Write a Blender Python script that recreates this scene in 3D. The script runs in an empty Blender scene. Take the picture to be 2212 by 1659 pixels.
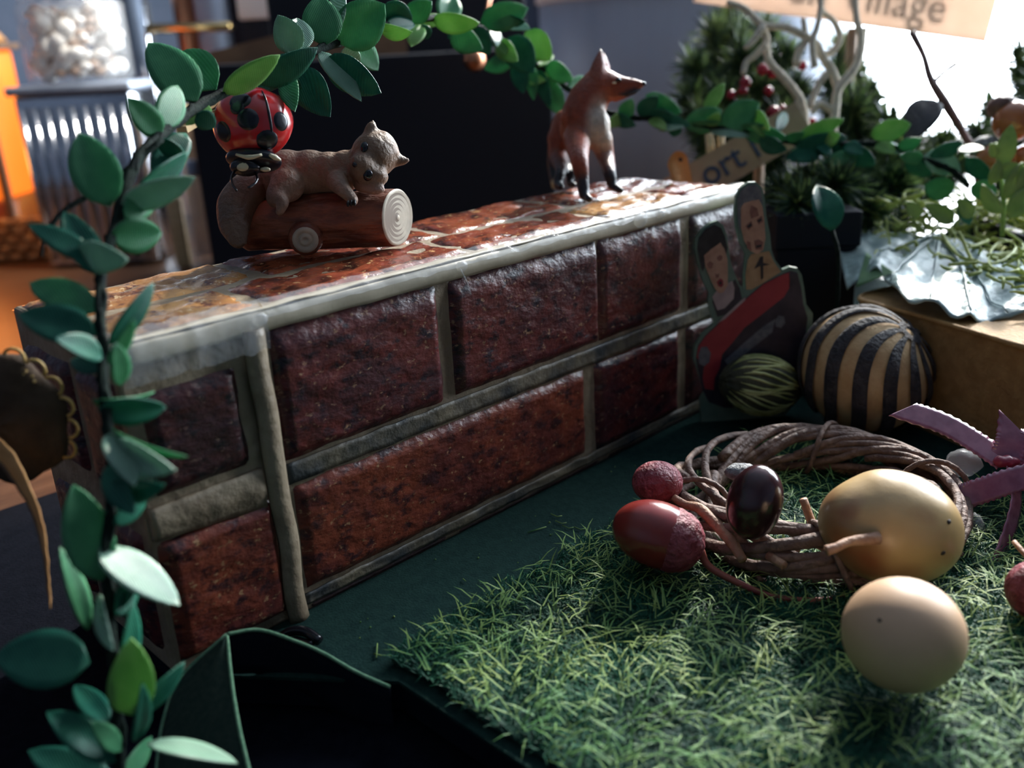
import bpy, bmesh, math, random
import numpy as np
from mathutils import Vector, Matrix, noise
from mathutils.geometry import tessellate_polygon
random.seed(7); rng = np.random.default_rng(7)
S = bpy.context.scene
COL = S.collection
S.unit_settings.scale_length = 0.1          # one unit is a decimetre

# ------------------------------------------------------------------ camera
F = 2061.6
CAM = Vector((-0.884, -2.386, 1.690))
def cam_axes(yaw, pitch, roll):
    cy, sy, cp, sp = math.cos(yaw), math.sin(yaw), math.cos(pitch), math.sin(pitch)
    w = Vector((sy*cp, cy*cp, -sp)); r = Vector((cy, -sy, 0)); u = r.cross(w)
    c, s = math.cos(roll), math.sin(roll)
    return c*r+s*u, -s*r+c*u, w
CR, CU, CW = cam_axes(.766, .346, -.055)
cam = bpy.data.cameras.new('camera'); camo = bpy.data.objects.new('camera', cam); COL.objects.link(camo)
camo.matrix_world = Matrix(((CR.x, CU.x, -CW.x, CAM.x), (CR.y, CU.y, -CW.y, CAM.y), (CR.z, CU.z, -CW.z, CAM.z), (0, 0, 0, 1)))
cam.sensor_width = 36; cam.lens = F*36/2212; cam.clip_start = .05; cam.clip_end = 400
cam.dof.use_dof = True; cam.dof.focus_distance = 3.25; cam.dof.aperture_fstop = .85
S.camera = camo
# ------------------------------------------------------------------ light
S.view_settings.view_transform = 'Standard'; S.view_settings.look = 'None'
S.view_settings.exposure = 0.35; S.view_settings.gamma = 1.0; S.view_settings.use_curve_mapping = False
S.cycles.use_denoising = True
S.cycles.max_bounces = 8; S.cycles.transparent_max_bounces = 12
S.cycles.sample_clamp_indirect = 6
wd = bpy.data.worlds.new('sky'); S.world = wd; wd.use_nodes = True
bg = wd.node_tree.nodes['Background']; bg.inputs[0].default_value = (.80, .90, 1, 1); bg.inputs[1].default_value = 21.0
WX = 18.0; WIN = (-7.0, 11.5, -.9, 13.0)    # the window in the wall at x = WX: y0, y1, z0, z1
sun = bpy.data.lights.new('sun', 'SUN'); sun.energy = 4.5; sun.angle = math.radians(2.0); sun.color = (1, .95, .86)
suno = bpy.data.objects.new('sun', sun); COL.objects.link(suno)
suno.rotation_euler = Vector((.80, .30, .50)).to_track_quat('Z', 'Y').to_euler(); suno.location = (40, 15, 25)
por = bpy.data.lights.new('window_portal', 'AREA'); por.shape = 'RECTANGLE'; por.size = WIN[3]-WIN[2]; por.size_y = WIN[1]-WIN[0]
por.cycles.is_portal = True
poro = bpy.data.objects.new('window_portal', por); COL.objects.link(poro)
poro.location = (WX+.3, (WIN[0]+WIN[1])/2, (WIN[2]+WIN[3])/2); poro.rotation_euler = (0, math.radians(90), 0)

spo = bpy.data.lights.new('jar_fill_spot', 'SPOT'); spo.energy = 2600; spo.color = (1, .93, .84); spo.spot_size = math.radians(24); spo.spot_blend = .6; spo.shadow_soft_size = .5  # unseen spot added to brighten the shell jar and the tin
spoo = bpy.data.objects.new('jar_fill_spot', spo); COL.objects.link(spoo); spoo.location = (4.6, 3.2, 6.8)
spoo.rotation_euler = (Vector((4.6, 3.2, 6.8))-Vector((2.55, 6.8, 1.75))).to_track_quat('Z', 'Y').to_euler()

# ------------------------------------------------------------------ helpers
def at(px, py, d):
    return CAM + (CW + CR*((px-1106)/F) - CU*((py-829.5)/F))*d
def onz(px, py, z):
    d = CW + CR*((px-1106)/F) - CU*((py-829.5)/F)
    return CAM + d*((z-CAM.z)/d.z)
def under(px, py, d, z=None):
    """the spot on the table or the board straight below a point"""
    p = at(px, py, d); return Vector((p.x, p.y, z if z is not None else (.0 if p.y < 1.55 and p.x < 4.6 else TZ)))
def LS(a, b, n): return [a+(b-a)*i/(n-1) for i in range(n)]
def dep(p): return (Vector(p)-CAM).dot(CW)
HR = Vector((CR.x, CR.y, 0)).normalized()       # sideways along the table, as seen from the chair
HF = Vector((-HR.y, HR.x, 0))                   # away from the chair
UP = Vector((0, 0, 1))
ORG = {}
def tag(o, label=None, cat=None, group=None, kind=None):
    if label: o['label'] = label
    if cat: o['category'] = cat
    if group: o['group'] = group
    if kind: o['kind'] = kind
    return o
def thing(name, label, cat, loc, group=None):
    o = bpy.data.objects.new(name, None); COL.objects.link(o); o.location = Vector(loc)
    o.empty_display_size = .05
    tag(o, label, cat, group); ORG[o.name] = Vector(loc); return o
def mk(name, vf, mat, parent=None, label=None, smooth=True, kind=None, loc=None):
    """one mesh object; vertices are given in world space and stored relative to the thing's base"""
    v, f = vf[0], vf[1]
    org = ORG[parent.name] if parent else Vector(loc if loc is not None else (0, 0, 0))
    me = bpy.data.meshes.new(name)
    if isinstance(v, np.ndarray):
        me.from_pydata((v-np.array(org)).tolist(), [], f if isinstance(f, list) else f.tolist())
    else:
        me.from_pydata([tuple(Vector(p)-org) for p in v], [], f)
    if smooth: me.polygons.foreach_set('use_smooth', [True]*len(me.polygons))
    mats = mat if isinstance(mat, list) else [mat]
    for m in mats: me.materials.append(m)
    if len(vf) > 2 and vf[2] is not None: me.polygons.foreach_set('material_index', vf[2])
    o = bpy.data.objects.new(name, me); COL.objects.link(o)
    if parent: o.parent = parent
    else: o.location = org
    ORG[o.name] = org
    tag(o, label, kind=kind); return o
def join(parts):
    v, f = [], []
    for a, b in [p[:2] for p in parts]:
        n = len(v); v.extend(a); f.extend([tuple(i+n for i in q) for q in b])
    return v, f
def frame(t, hint=UP):
    t = t.normalized()
    a = hint.cross(t)
    if a.length < 1e-3: a = Vector((1, 0, 0)).cross(t)
    a.normalize(); return a, t.cross(a)
def tube(pts, r, n=8, cap=True, smoothpath=0):
    pts = [Vector(p) for p in pts]
    R = r if isinstance(r, (list, tuple)) else [r]*len(pts)
    if smoothpath: pts, R = spline(pts, R, smoothpath)
    v, f = [], []; m = len(pts); a = None
    for i, p in enumerate(pts):
        t = (pts[min(i+1, m-1)]-pts[max(i-1, 0)])
        if t.length < 1e-9: t = Vector((0, 0, 1))
        t.normalize()
        if a is None: a, b = frame(t)
        else:
            a = (a - t*a.dot(t))
            if a.length < 1e-6: a, b = frame(t)
            a.normalize(); b = t.cross(a)
        for k in range(n):
            th = 2*math.pi*k/n; v.append(p+(a*math.cos(th)+b*math.sin(th))*R[i])
    for i in range(m-1):
        for k in range(n):
            k2 = (k+1) % n; f.append((i*n+k, i*n+k2, (i+1)*n+k2, (i+1)*n+k))
    if cap: f.append(tuple(range(n))[::-1]); f.append(tuple((m-1)*n+k for k in range(n)))
    return v, f
def spline(pts, R, k):
    """Catmull-Rom through the points"""
    P = [pts[0]*2-pts[1]]+list(pts)+[pts[-1]*2-pts[-2]]; Q = [R[0]]+list(R)+[R[-1]]
    o, q = [], []
    for i in range(1, len(P)-2):
        for s in range(k):
            t = s/k; p0, p1, p2, p3 = P[i-1:i+3]
            o.append(.5*((2*p1)+(p2-p0)*t+(2*p0-5*p1+4*p2-p3)*t*t+(3*p1-p0-3*p2+p3)*t**3)); q.append(Q[i]*(1-t)+Q[i+1]*t)
    return o+[pts[-1]], q+[R[-1]]
def ell(c, ax, nu=24, nv=14, fn=None):
    """ellipsoid with three semi-axis vectors; fn(dir) scales the radius"""
    a, b, d = [Vector(q) for q in ax]; c = Vector(c); v, f = [], []
    for j in range(nv+1):
        ph = math.pi*j/nv
        for i in range(nu):
            th = 2*math.pi*i/nu
            x, y, z = math.sin(ph)*math.cos(th), math.sin(ph)*math.sin(th), math.cos(ph)
            k = fn(x, y, z) if fn else 1
            v.append(c+(a*x+b*y+d*z)*k)
    for j in range(nv):
        for i in range(nu):
            i2 = (i+1) % nu
            q = (j*nu+i, (j+1)*nu+i, (j+1)*nu+i2, j*nu+i2)
            f.append(q)
    return v, f
def sph(c, r, n=16): return ell(c, ((r, 0, 0), (0, r, 0), (0, 0, r)), n, max(6, n//2+2))
def box(c, hx, hy, hz, ex=Vector((1, 0, 0)), ey=Vector((0, 1, 0)), ez=UP, bev=0):
    """rounded-edge box: every corner is cut by a small bevel"""
    c = Vector(c); bm = bmesh.new(); bmesh.ops.create_cube(bm, size=2)
    for q in bm.verts: q.co = Vector((q.co.x*hx, q.co.y*hy, q.co.z*hz))
    if bev: bmesh.ops.bevel(bm, geom=bm.edges[:], offset=bev, segments=2, affect='EDGES', profile=.5)
    v = [c+ex*q.co.x+ey*q.co.y+ez*q.co.z for q in bm.verts]; f = [tuple(q.index for q in p.verts) for p in bm.faces]
    bm.free(); return v, f
def prism(out, n, t):
    """outline of 3-D points (one plane) thickened by t along n"""
    out = [Vector(p) for p in out]; m = len(out); n = Vector(n).normalized()
    v = out+[p+n*t for p in out]
    tri = tessellate_polygon([out]); f = [tuple(q) for q in tri]+[tuple(i+m for i in q)[::-1] for q in tri]
    f += [(i, (i+1) % m, (i+1) % m+m, i+m) for i in range(m)]
    return v, f
def lathe(prof, c, ax=UP, n=24):
    ax = Vector(ax).normalized(); a, b = frame(ax, Vector((.3, 1, .2))); c = Vector(c); v, f = [], []
    for r, h in prof:
        for k in range(n):
            th = 2*math.pi*k/n; v.append(c+ax*h+(a*math.cos(th)+b*math.sin(th))*r)
    for i in range(len(prof)-1):
        for k in range(n):
            k2 = (k+1) % n; f.append((i*n+k, i*n+k2, (i+1)*n+k2, (i+1)*n+k))
    f.append(tuple(range(n))[::-1]); f.append(tuple((len(prof)-1)*n+k for k in range(n)))
    return v, f
def sheet(fn, nu, nv, t=0.0, n=None):
    """grid fn(u, v) for u, v in 0..1, with thickness t along n(u, v) or a fixed normal"""
    v, f = [], []
    for j in range(nv+1):
        for i in range(nu+1): v.append(Vector(fn(i/nu, j/nv)))
    W = nu+1
    for j in range(nv):
        for i in range(nu): f.append((j*W+i, j*W+i+1, (j+1)*W+i+1, (j+1)*W+i))
    if t:
        N = len(v); nn = Vector(n).normalized()
        v += [p-nn*t for p in v]
        f += [tuple(i+N for i in q)[::-1] for q in f]
        rim = [i for i in range(W)]+[j*W+nu for j in range(1, nv+1)]+[nv*W+i for i in range(nu-1, -1, -1)]+[j*W for j in range(nv-1, 0, -1)]
        for a, b in zip(rim, rim[1:]+rim[:1]): f.append((b, a, a+N, b+N))
    return v, f
def blob(pieces, vox, it=6, fac=.6):
    """melts overlapping closed pieces into one continuous skin"""
    v, f = join(pieces)
    me = bpy.data.meshes.new('tmp'); me.from_pydata([tuple(p) for p in v], [], f)
    bm = bmesh.new(); bm.from_mesh(me); bmesh.ops.remove_doubles(bm, verts=bm.verts, dist=1e-6)
    bmesh.ops.recalc_face_normals(bm, faces=bm.faces); bm.to_mesh(me); bm.free()
    o = bpy.data.objects.new('tmp', me); COL.objects.link(o)
    m = o.modifiers.new('r', 'REMESH'); m.mode = 'VOXEL'; m.voxel_size = vox
    s = o.modifiers.new('s', 'SMOOTH'); s.iterations = it; s.factor = fac
    dg = bpy.context.evaluated_depsgraph_get(); dg.update()
    e = o.evaluated_get(dg); mm = e.to_mesh()
    vv = [Vector(q.co) for q in mm.vertices]; ff = [tuple(p.vertices) for p in mm.polygons]
    e.to_mesh_clear(); bpy.data.objects.remove(o); bpy.data.meshes.remove(me)
    return vv, ff
def paint(o, fn):
    """coat colours by place on the body"""
    me = o.data; a = me.color_attributes.new('coat', 'FLOAT_COLOR', 'POINT'); org = ORG[o.name]
    for i, q in enumerate(me.vertices): a.data[i].color = (*fn(q.co+org), 1)
def nz(p, s=1.0, o=0.0): return noise.noise(Vector(p)*s+Vector((o, o*1.7, o*.3)))
def lerp(a, b, t): return tuple(x*(1-t)+y*t for x, y in zip(a, b))
def sst(a, b, x):
    t = max(0, min(1, (x-a)/(b-a))); return t*t*(3-2*t)

# ------------------------------------------------------------------ materials
def mat(name, c1, c2=None, rough=.6, scale=8, lo=.35, hi=.65, bump=0, bscale=None, spec=.5, metal=0, detail=4, stretch=None,
        trans=0, coat=0, sss=0, attr=None, c3=None, transl=0, alpha=None, wave=None):
    m = bpy.data.materials.new(name); m.use_nodes = True; nt = m.node_tree; N = nt.nodes; L = nt.links
    p = N['Principled BSDF']; p.inputs['Roughness'].default_value = rough; p.inputs['Metallic'].default_value = metal
    p.inputs['Specular IOR Level'].default_value = spec; p.inputs['Transmission Weight'].default_value = trans
    p.inputs['Coat Weight'].default_value = coat; p.inputs['Coat Roughness'].default_value = .15
    if sss: p.inputs['Subsurface Weight'].default_value = sss; p.inputs['Subsurface Radius'].default_value = (.05, .03, .02); p.inputs['Subsurface Scale'].default_value = 1
    if alpha is not None: p.inputs['Alpha'].default_value = alpha
    p.inputs['Base Color'].default_value = (*c1, 1)
    src = None
    tc = N.new('ShaderNodeTexCoord'); mp = N.new('ShaderNodeMapping'); L.new(tc.outputs['Object'], mp.inputs[0])
    if stretch: mp.inputs['Scale'].default_value = stretch
    if c2:
        n = N.new('ShaderNodeTexNoise'); n.inputs['Scale'].default_value = scale; n.inputs['Detail'].default_value = detail; L.new(mp.outputs[0], n.inputs['Vector'])
        r = N.new('ShaderNodeValToRGB'); r.color_ramp.elements[0].position = lo; r.color_ramp.elements[1].position = hi
        r.color_ramp.elements[0].color = (*c1, 1); r.color_ramp.elements[1].color = (*c2, 1)
        if c3: e = r.color_ramp.elements.new((lo+hi)/2); e.color = (*c3, 1)
        L.new(n.outputs['Fac'], r.inputs[0]); src = r.outputs[0]
    if attr:
        a = N.new('ShaderNodeAttribute'); a.attribute_name = attr
        if src:
            mx = N.new('ShaderNodeMix'); mx.data_type = 'RGBA'; mx.blend_type = 'MULTIPLY'; mx.inputs[0].default_value = 1
            L.new(a.outputs['Color'], mx.inputs[6]); L.new(src, mx.inputs[7]); src = mx.outputs[2]
        else: src = a.outputs['Color']
    if src: L.new(src, p.inputs['Base Color'])
    if bump:
        if wave:
            b0 = N.new('ShaderNodeTexWave'); b0.inputs['Scale'].default_value = wave; b0.inputs['Distortion'].default_value = 1.5; b0.inputs['Detail'].default_value = 2; h = b0.outputs['Fac']
        else:
            b0 = N.new('ShaderNodeTexNoise'); b0.inputs['Scale'].default_value = bscale or scale*3; b0.inputs['Detail'].default_value = 6; h = b0.outputs['Fac']
        L.new(mp.outputs[0], b0.inputs['Vector'])
        b = N.new('ShaderNodeBump'); b.inputs['Strength'].default_value = bump; b.inputs['Distance'].default_value = .02
        L.new(h, b.inputs['Height']); L.new(b.outputs[0], p.inputs['Normal'])
    if transl:
        t = N.new('ShaderNodeBsdfTranslucent'); ms = N.new('ShaderNodeMixShader'); ms.inputs[0].default_value = transl
        if src: L.new(src, t.inputs[0])
        else: t.inputs[0].default_value = (*c1, 1)
        L.new(p.outputs[0], ms.inputs[1]); L.new(t.outputs[0], ms.inputs[2]); L.new(ms.outputs[0], N['Material Output'].inputs[0])
    return m
def glow(name, c, s):
    m = mat(name, c); p = m.node_tree.nodes['Principled BSDF']
    p.inputs['Emission Color'].default_value = (*c, 1); p.inputs['Emission Strength'].default_value = s; return m
def brick_mat(name, a, b, dark, speck, rough=.34):
    """mottled fired clay print: two reds, dark pits, pale specks"""
    m = bpy.data.materials.new(name); m.use_nodes = True; nt = m.node_tree; N = nt.nodes; L = nt.links; p = N['Principled BSDF']
    p.inputs['Roughness'].default_value = rough
    tc = N.new('ShaderNodeTexCoord'); mp = N.new('ShaderNodeMapping'); mp.inputs['Scale'].default_value = (1, 1, 1.5); L.new(tc.outputs['Object'], mp.inputs[0])
    def nse(s, d=5, lo=.4, hi=.6):
        n = N.new('ShaderNodeTexNoise'); n.inputs['Scale'].default_value = s; n.inputs['Detail'].default_value = d; n.inputs['Roughness'].default_value = .65; L.new(mp.outputs[0], n.inputs['Vector'])
        r = N.new('ShaderNodeMapRange'); r.inputs[1].default_value = lo; r.inputs[2].default_value = hi; L.new(n.outputs['Fac'], r.inputs[0]); return r.outputs[0]
    def mix(f, x, y):
        q = N.new('ShaderNodeMix'); q.data_type = 'RGBA'; L.new(f, q.inputs[0])
        for s, i in ((x, 6), (y, 7)):
            if isinstance(s, tuple): q.inputs[i].default_value = (*s, 1)
            else: L.new(s, q.inputs[i])
        return q.outputs[2]
    c = mix(nse(4, 6, .42, .58), a, b); c = mix(nse(13, 8, .50, .62), c, dark); c = mix(nse(34, 4, .60, .68), c, speck)
    L.new(c, p.inputs['Base Color'])
    n = N.new('ShaderNodeTexNoise'); n.inputs['Scale'].default_value = 22; n.inputs['Detail'].default_value = 8; L.new(mp.outputs[0], n.inputs['Vector'])
    bp = N.new('ShaderNodeBump'); bp.inputs['Strength'].default_value = .40; bp.inputs['Distance'].default_value = .02; L.new(n.outputs['Fac'], bp.inputs['Height']); L.new(bp.outputs[0], p.inputs['Normal'])
    return m
M = dict(
 wall=mat('painted_wall', (.070, .088, .125), (.085, .10, .14), .8, 2), ceil=mat('ceiling_paint', (.20, .23, .28), rough=.9), floor=mat('floor_boards', (.06, .04, .03), (.10, .07, .05), .5, 3, stretch=(1, 8, 1)),
 frame=mat('white_gloss_paint', (.7, .7, .68), rough=.4), wood=mat('table_wood', (.075, .032, .014), (.14, .062, .028), .35, 3, bump=.1, stretch=(1, 9, 9)),
 cloth=mat('black_cloth', (.002, .003, .006), (.004, .005, .009), .95, 30, bump=.2, spec=.04), black=mat('black_board', (.004, .005, .010), (.006, .008, .014), .8, 8, spec=.1),
 felt=mat('green_felt', (.008, .026, .023), (.013, .038, .031), .95, 40, bump=.25, bscale=120, spec=.1), feltedge=mat('felt_cut_edge', (.10, .20, .12), (.16, .28, .17), .95, 90, spec=.1),
 olive=mat('olive_felt_back', (.020, .035, .028), (.030, .045, .034), .95, 60, spec=.05),
 mortar=mat('mortar_print', (.185, .135, .085), (.30, .235, .155), .5, 9, bump=.35, bscale=30), mortdark=mat('mortar_smear', (.040, .044, .045), (.19, .155, .10), .5, 7, bump=.4, bscale=25),
 brick=brick_mat('brick_print', (.120, .021, .018), (.062, .016, .020), (.016, .009, .016), (.30, .17, .10)),
 brick2=brick_mat('brick_print_orange', (.21, .045, .022), (.12, .026, .020), (.040, .012, .014), (.36, .20, .10)),
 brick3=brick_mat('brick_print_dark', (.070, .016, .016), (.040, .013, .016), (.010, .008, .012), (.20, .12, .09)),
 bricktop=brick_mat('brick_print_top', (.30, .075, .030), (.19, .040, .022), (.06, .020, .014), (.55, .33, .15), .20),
 brickgold=brick_mat('brick_print_lamp_gold', (.50, .26, .09), (.36, .15, .05), (.12, .04, .02), (.70, .5, .28), .22),  # gold-tan puts the amber lantern's tint into the brick colour
 edge=mat('dark_brick_edge', (.03, .016, .018), (.07, .03, .028), .5, 14, bump=.3), fold=mat('paper_fold', (.40, .345, .25), (.50, .44, .33), .45, 6, bump=.1),
 tape=mat('clear_tape', (.85, .87, .9), rough=.16, alpha=.16, bump=.5, bscale=14), glue=mat('clear_glue', (.8, .82, .85), rough=.12, alpha=.22, bump=.4, bscale=30),
 leaf=mat('leaf_green', (.070, .27, .125), (.11, .35, .165), .42, 14, bump=.28, wave=55, spec=.22, transl=.32), leafd=mat('leaf_deep_green', (.014, .120, .078), (.030, .175, .105), .40, 14, bump=.28, wave=55, spec=.22, transl=.22),
 leafl=mat('leaf_yellow_green', (.20, .42, .12), (.28, .50, .17), .42, 14, bump=.28, wave=55, spec=.22, transl=.35), leafg=mat('leaf_grey_green', (.20, .36, .25), (.27, .45, .32), .40, 14, bump=.3, wave=55, spec=.7, transl=.25),
 wire=mat('dark_vine', (.006, .010, .010), (.014, .024, .018), .8, 40, bump=.5, spec=.08),
 fox=mat('fox_paint', (.75, .75, .75), (1, 1, 1), .42, 30, bump=.35, bscale=55, attr='coat'), squirrel=mat('squirrel_paint', (.8, .8, .8), (1, 1, 1), .55, 25, bump=.45, bscale=60, attr='coat'),
 gloss=mat('black_gloss', (.006, .006, .009), rough=.12), eyew=mat('cream_paint', (.62, .56, .38), rough=.4), red=mat('ladybird_red', (.46, .012, .016), (.55, .02, .02), .22, 6, coat=.5),
 spot=mat('black_enamel', (.006, .008, .014), rough=.28), peg=mat('pale_wood', (.55, .38, .18), (.68, .50, .27), .6, 6, stretch=(1, 1, 6)),
 bark=mat('log_bark', (.27, .080, .036), (.12, .032, .016), .5, 9, .4, .62, bump=.5, stretch=(1, 1, 3)), ring=mat('log_rings', (.38, .32, .24), (.48, .41, .31), .6, 20), ringd=mat('log_ring_groove', (.20, .15, .11), rough=.7),
 card=mat('card_border', (.10, .17, .13), (.14, .21, .16), .5, 20), skin=mat('printed_skin', (.40, .21, .14), (.52, .30, .20), .6, 22), skin2=mat('printed_shadow', (.20, .085, .06), (.28, .12, .09), .6, 30), hair=mat('printed_black', (.012, .010, .012), (.03, .026, .028), .6, 30),
 grey=mat('printed_grey', (.10, .105, .12), (.17, .165, .17), .6, 40), pred=mat('printed_red', (.30, .022, .032), (.38, .035, .045), .5, 10), pdark=mat('printed_dark', (.022, .018, .028), (.045, .032, .046), .5, 15), shirt=mat('printed_shirt', (.35, .26, .25), (.45, .34, .32), .6, 20), tan=mat('printed_tan', (.36, .21, .10), (.46, .29, .15), .6, 25), lip=mat('printed_lip', (.28, .03, .04), rough=.6),
 rind=mat('dried_rind', (.020, .018, .022), (.055, .045, .045), .75, 20, bump=.8, bscale=60), flesh=mat('dried_pith', (.50, .30, .13), (.62, .41, .20), .7, 12, bump=.25, bscale=40),
 fibre=mat('dry_fibre', (.22, .25, .065), (.50, .52, .22), .7, 14, stretch=(1, 1, 1)), fibred=mat('dry_husk', (.030, .034, .020), (.075, .072, .036), .8, 14, bump=.5),
 cork=mat('tan_cork', (.32, .17, .055), (.42, .24, .085), .75, 18, bump=.35, bscale=60, c3=(.37, .205, .07)),
 big=mat('silver_green_leaf', (.22, .31, .31), (.32, .42, .41), .38, 7, bump=.7, bscale=16), bigd=mat('leaf_underside', (.10, .22, .10), (.15, .28, .13), .6, 12, transl=.2),
 moss=mat('yellow_green_moss', (.36, .42, .10), (.55, .60, .20), .6, 6, transl=.25), fern=mat('pale_green_frond', (.20, .30, .09), (.32, .42, .14), .5, 9, bump=.4, transl=.25), mossd=mat('dark_moss', (.04, .09, .04), (.08, .15, .06), .7, 9),
 twig=mat('vine_twig', (.105, .055, .040), (.25, .155, .115), .65, 16, bump=.8, bscale=40), twigl=mat('peeled_twig', (.34, .17, .10), (.52, .31, .19), .6, 16, bump=.5), rstem=mat('red_stem', (.20, .03, .025), (.30, .08, .05), .5, 12),
 berry=mat('red_rosehip', (.20, .018, .018), (.27, .04, .024), .24, 5, coat=.3, bump=.05), berryr=mat('rough_red_skin', (.22, .025, .035), (.34, .07, .09), .5, 30, bump=1, bscale=50), acorn=mat('dark_acorn', (.028, .008, .012), (.06, .016, .016), .2, 5, coat=.4), acap=mat('acorn_cap', (.16, .16, .16), (.36, .36, .36), .6, 30, bump=1),
 pear=mat('yellow_fruit', (.92, .92, .92), (1, 1, 1), .40, 9, bump=.12, bscale=14, coat=.2, attr='coat'), ball=mat('pale_wooden_ball', (.58, .36, .21), (.64, .41, .25), .48, 6, bump=.04), pit=mat('dark_pit', (.03, .018, .012), rough=.7),
 satin=mat('purple_satin', (.20, .045, .095), (.31, .10, .165), .26, 20, coat=.7, spec=.8), satind=mat('ribbon_knot', (.22, .02, .05), rough=.4),
 matgrass=mat('grass_mat_backing', (.004, .030, .020), (.008, .045, .028), .95, 30, bump=.4), blade=mat('grass_blade_green', (.004, .042, .026), (.012, .100, .050), .6, 3, spec=.2, transl=.1), bladel=mat('grass_blade_pale', (.080, .22, .065), (.27, .38, .10), .55, 6, spec=.3, transl=.2),
 needle=mat('fir_needle', (.014, .045, .028), (.05, .10, .045), .5, 4), needlel=mat('fir_needle_tip', (.10, .17, .05), (.20, .28, .09), .5, 5, transl=.2), stem=mat('brown_stem', (.10, .045, .035), (.19, .10, .08), .6, 12, bump=.5), rberry=mat('crimson_berry', (.30, .008, .030), rough=.3),
 coral=mat('flocked_twig', (.66, .57, .44), (.82, .74, .60), .85, 30, bump=.9, bscale=60), sign=mat('sign_card', (.80, .64, .53), (.84, .69, .58), .7, 5, transl=.5), ink=mat('sign_ink', (.05, .07, .13), rough=.6), kraft=mat('kraft_card', (.42, .27, .17), (.50, .33, .21), .7, 7),
 chest=mat('chestnut', (.34, .10, .030), (.50, .17, .055), .22, 5, coat=.5), dkleaf=mat('dried_dark_leaf', (.03, .026, .030), (.07, .055, .05), .6, 9, bump=.4),
 panel=mat('matt_black_panel', (.007, .009, .016), rough=.6, spec=.2), steel=mat('grey_brushed_metal', (.30, .35, .44), (.35, .40, .49), .42, 3, metal=.15, stretch=(1, 1, .1)), chrome=mat('polished_steel', (.6, .62, .66), (.7, .72, .76), .14, 3, metal=1), brass=mat('brass', (.7, .48, .2), rough=.25, metal=1), copper=mat('copper', (.5, .22, .12), rough=.3, metal=1),
 brownc=mat('brown_cardboard', (.16, .085, .045), (.21, .115, .06), .75, 6), amber=glow('lit_amber_glass', (1.0, .19, .012), .75), amberd=mat('amber_glass_base', (.40, .09, .015), (.55, .17, .03), .25, 4), wicker=mat('wicker', (.40, .17, .05), (.58, .28, .09), .55, 14, bump=.5), lace=mat('white_lace', (.82, .8, .76), (.9, .88, .84), .7, 20, bump=.6), pebble=mat('white_shells', (.84, .80, .74), (.92, .90, .86), .5, 9), pebbled=mat('brown_shells', (.30, .20, .15), (.45, .32, .24), .5, 9),
 glass=mat('clear_glass', (.9, .93, .95), rough=.06, alpha=.16), white=mat('white_box', (.75, .72, .70), rough=.6), brownfelt=mat('brown_stitched_felt', (.060, .034, .018), (.10, .058, .030), .9, 9, bump=.5), gold=mat('gold_stitching', (.50, .30, .08), (.62, .40, .12), .45, 20, bump=.5), orange=mat('orange_kraft_strip', (.72, .30, .08), (.80, .40, .14), .6, 9, bump=.4),
 blue=mat('blue_cap', (.06, .10, .2), rough=.3), hedge=mat('garden_leaves', (.050, .070, .012), (.12, .14, .03), .6, 3, transl=.4),
)

# ------------------------------------------------------------------ the room
def struct(name, vf, m, parent=None, smooth=False, loc=None):
    o = mk(name, vf, m, parent, smooth=smooth, loc=loc)
    if not parent: o['kind'] = 'structure'
    return o
RX0, RY0, RY1, FZ, CZ = -20.0, -20.0, 24.0, -7.6, 17.0
struct('floor', box(((RX0+WX)/2, 2, FZ-.1), 19.4, 22.4, .1), M['floor'])
struct('ceiling', box(((RX0+WX)/2, 2, CZ+.1), 19.4, 22.4, .1), M['ceil'])
struct('wall_left', box((RX0-.2, 2, 4.7), .2, 22.4, 12.3), M['wall'])
struct('wall_front', box((-1, RY0-.2, 4.7), 19, .2, 12.3), M['wall'])
struct('wall_back', box((-1, RY1+.2, 4.7), 19, .2, 12.3), M['wall'])
y0, y1, z0, z1 = WIN
struct('wall_right', join([box((WX+.2, (RY0+y0)/2, 4.7), .2, (y0-RY0)/2, 12.3), box((WX+.2, (y1+RY1)/2, 4.7), .2, (RY1-y1)/2, 12.3),
                           box((WX+.2, (y0+y1)/2, (FZ+z0)/2), .2, (y1-y0)/2, (z0-FZ)/2), box((WX+.2, (y0+y1)/2, (z1+CZ)/2), .2, (y1-y0)/2, (CZ-z1)/2)]), M['wall'])
wroot = struct('window_1', join([box((WX+.1, y0+.15, (z0+z1)/2), .2, .15, (z1-z0)/2, bev=.04), box((WX+.1, y1-.15, (z0+z1)/2), .2, .15, (z1-z0)/2, bev=.04),
                                box((WX+.1, (y0+y1)/2, z1-.15), .2, (y1-y0)/2, .15, bev=.04), box((WX+.1, (y0+y1)/2, z0+.15), .2, (y1-y0)/2, .15, bev=.04)]), M['frame'])
mk('window_sill', box((WX-.35, (y0+y1)/2, z0-.08), .5, (y1-y0)/2+.3, .08, bev=.03), M['frame'], wroot, smooth=False)

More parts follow.
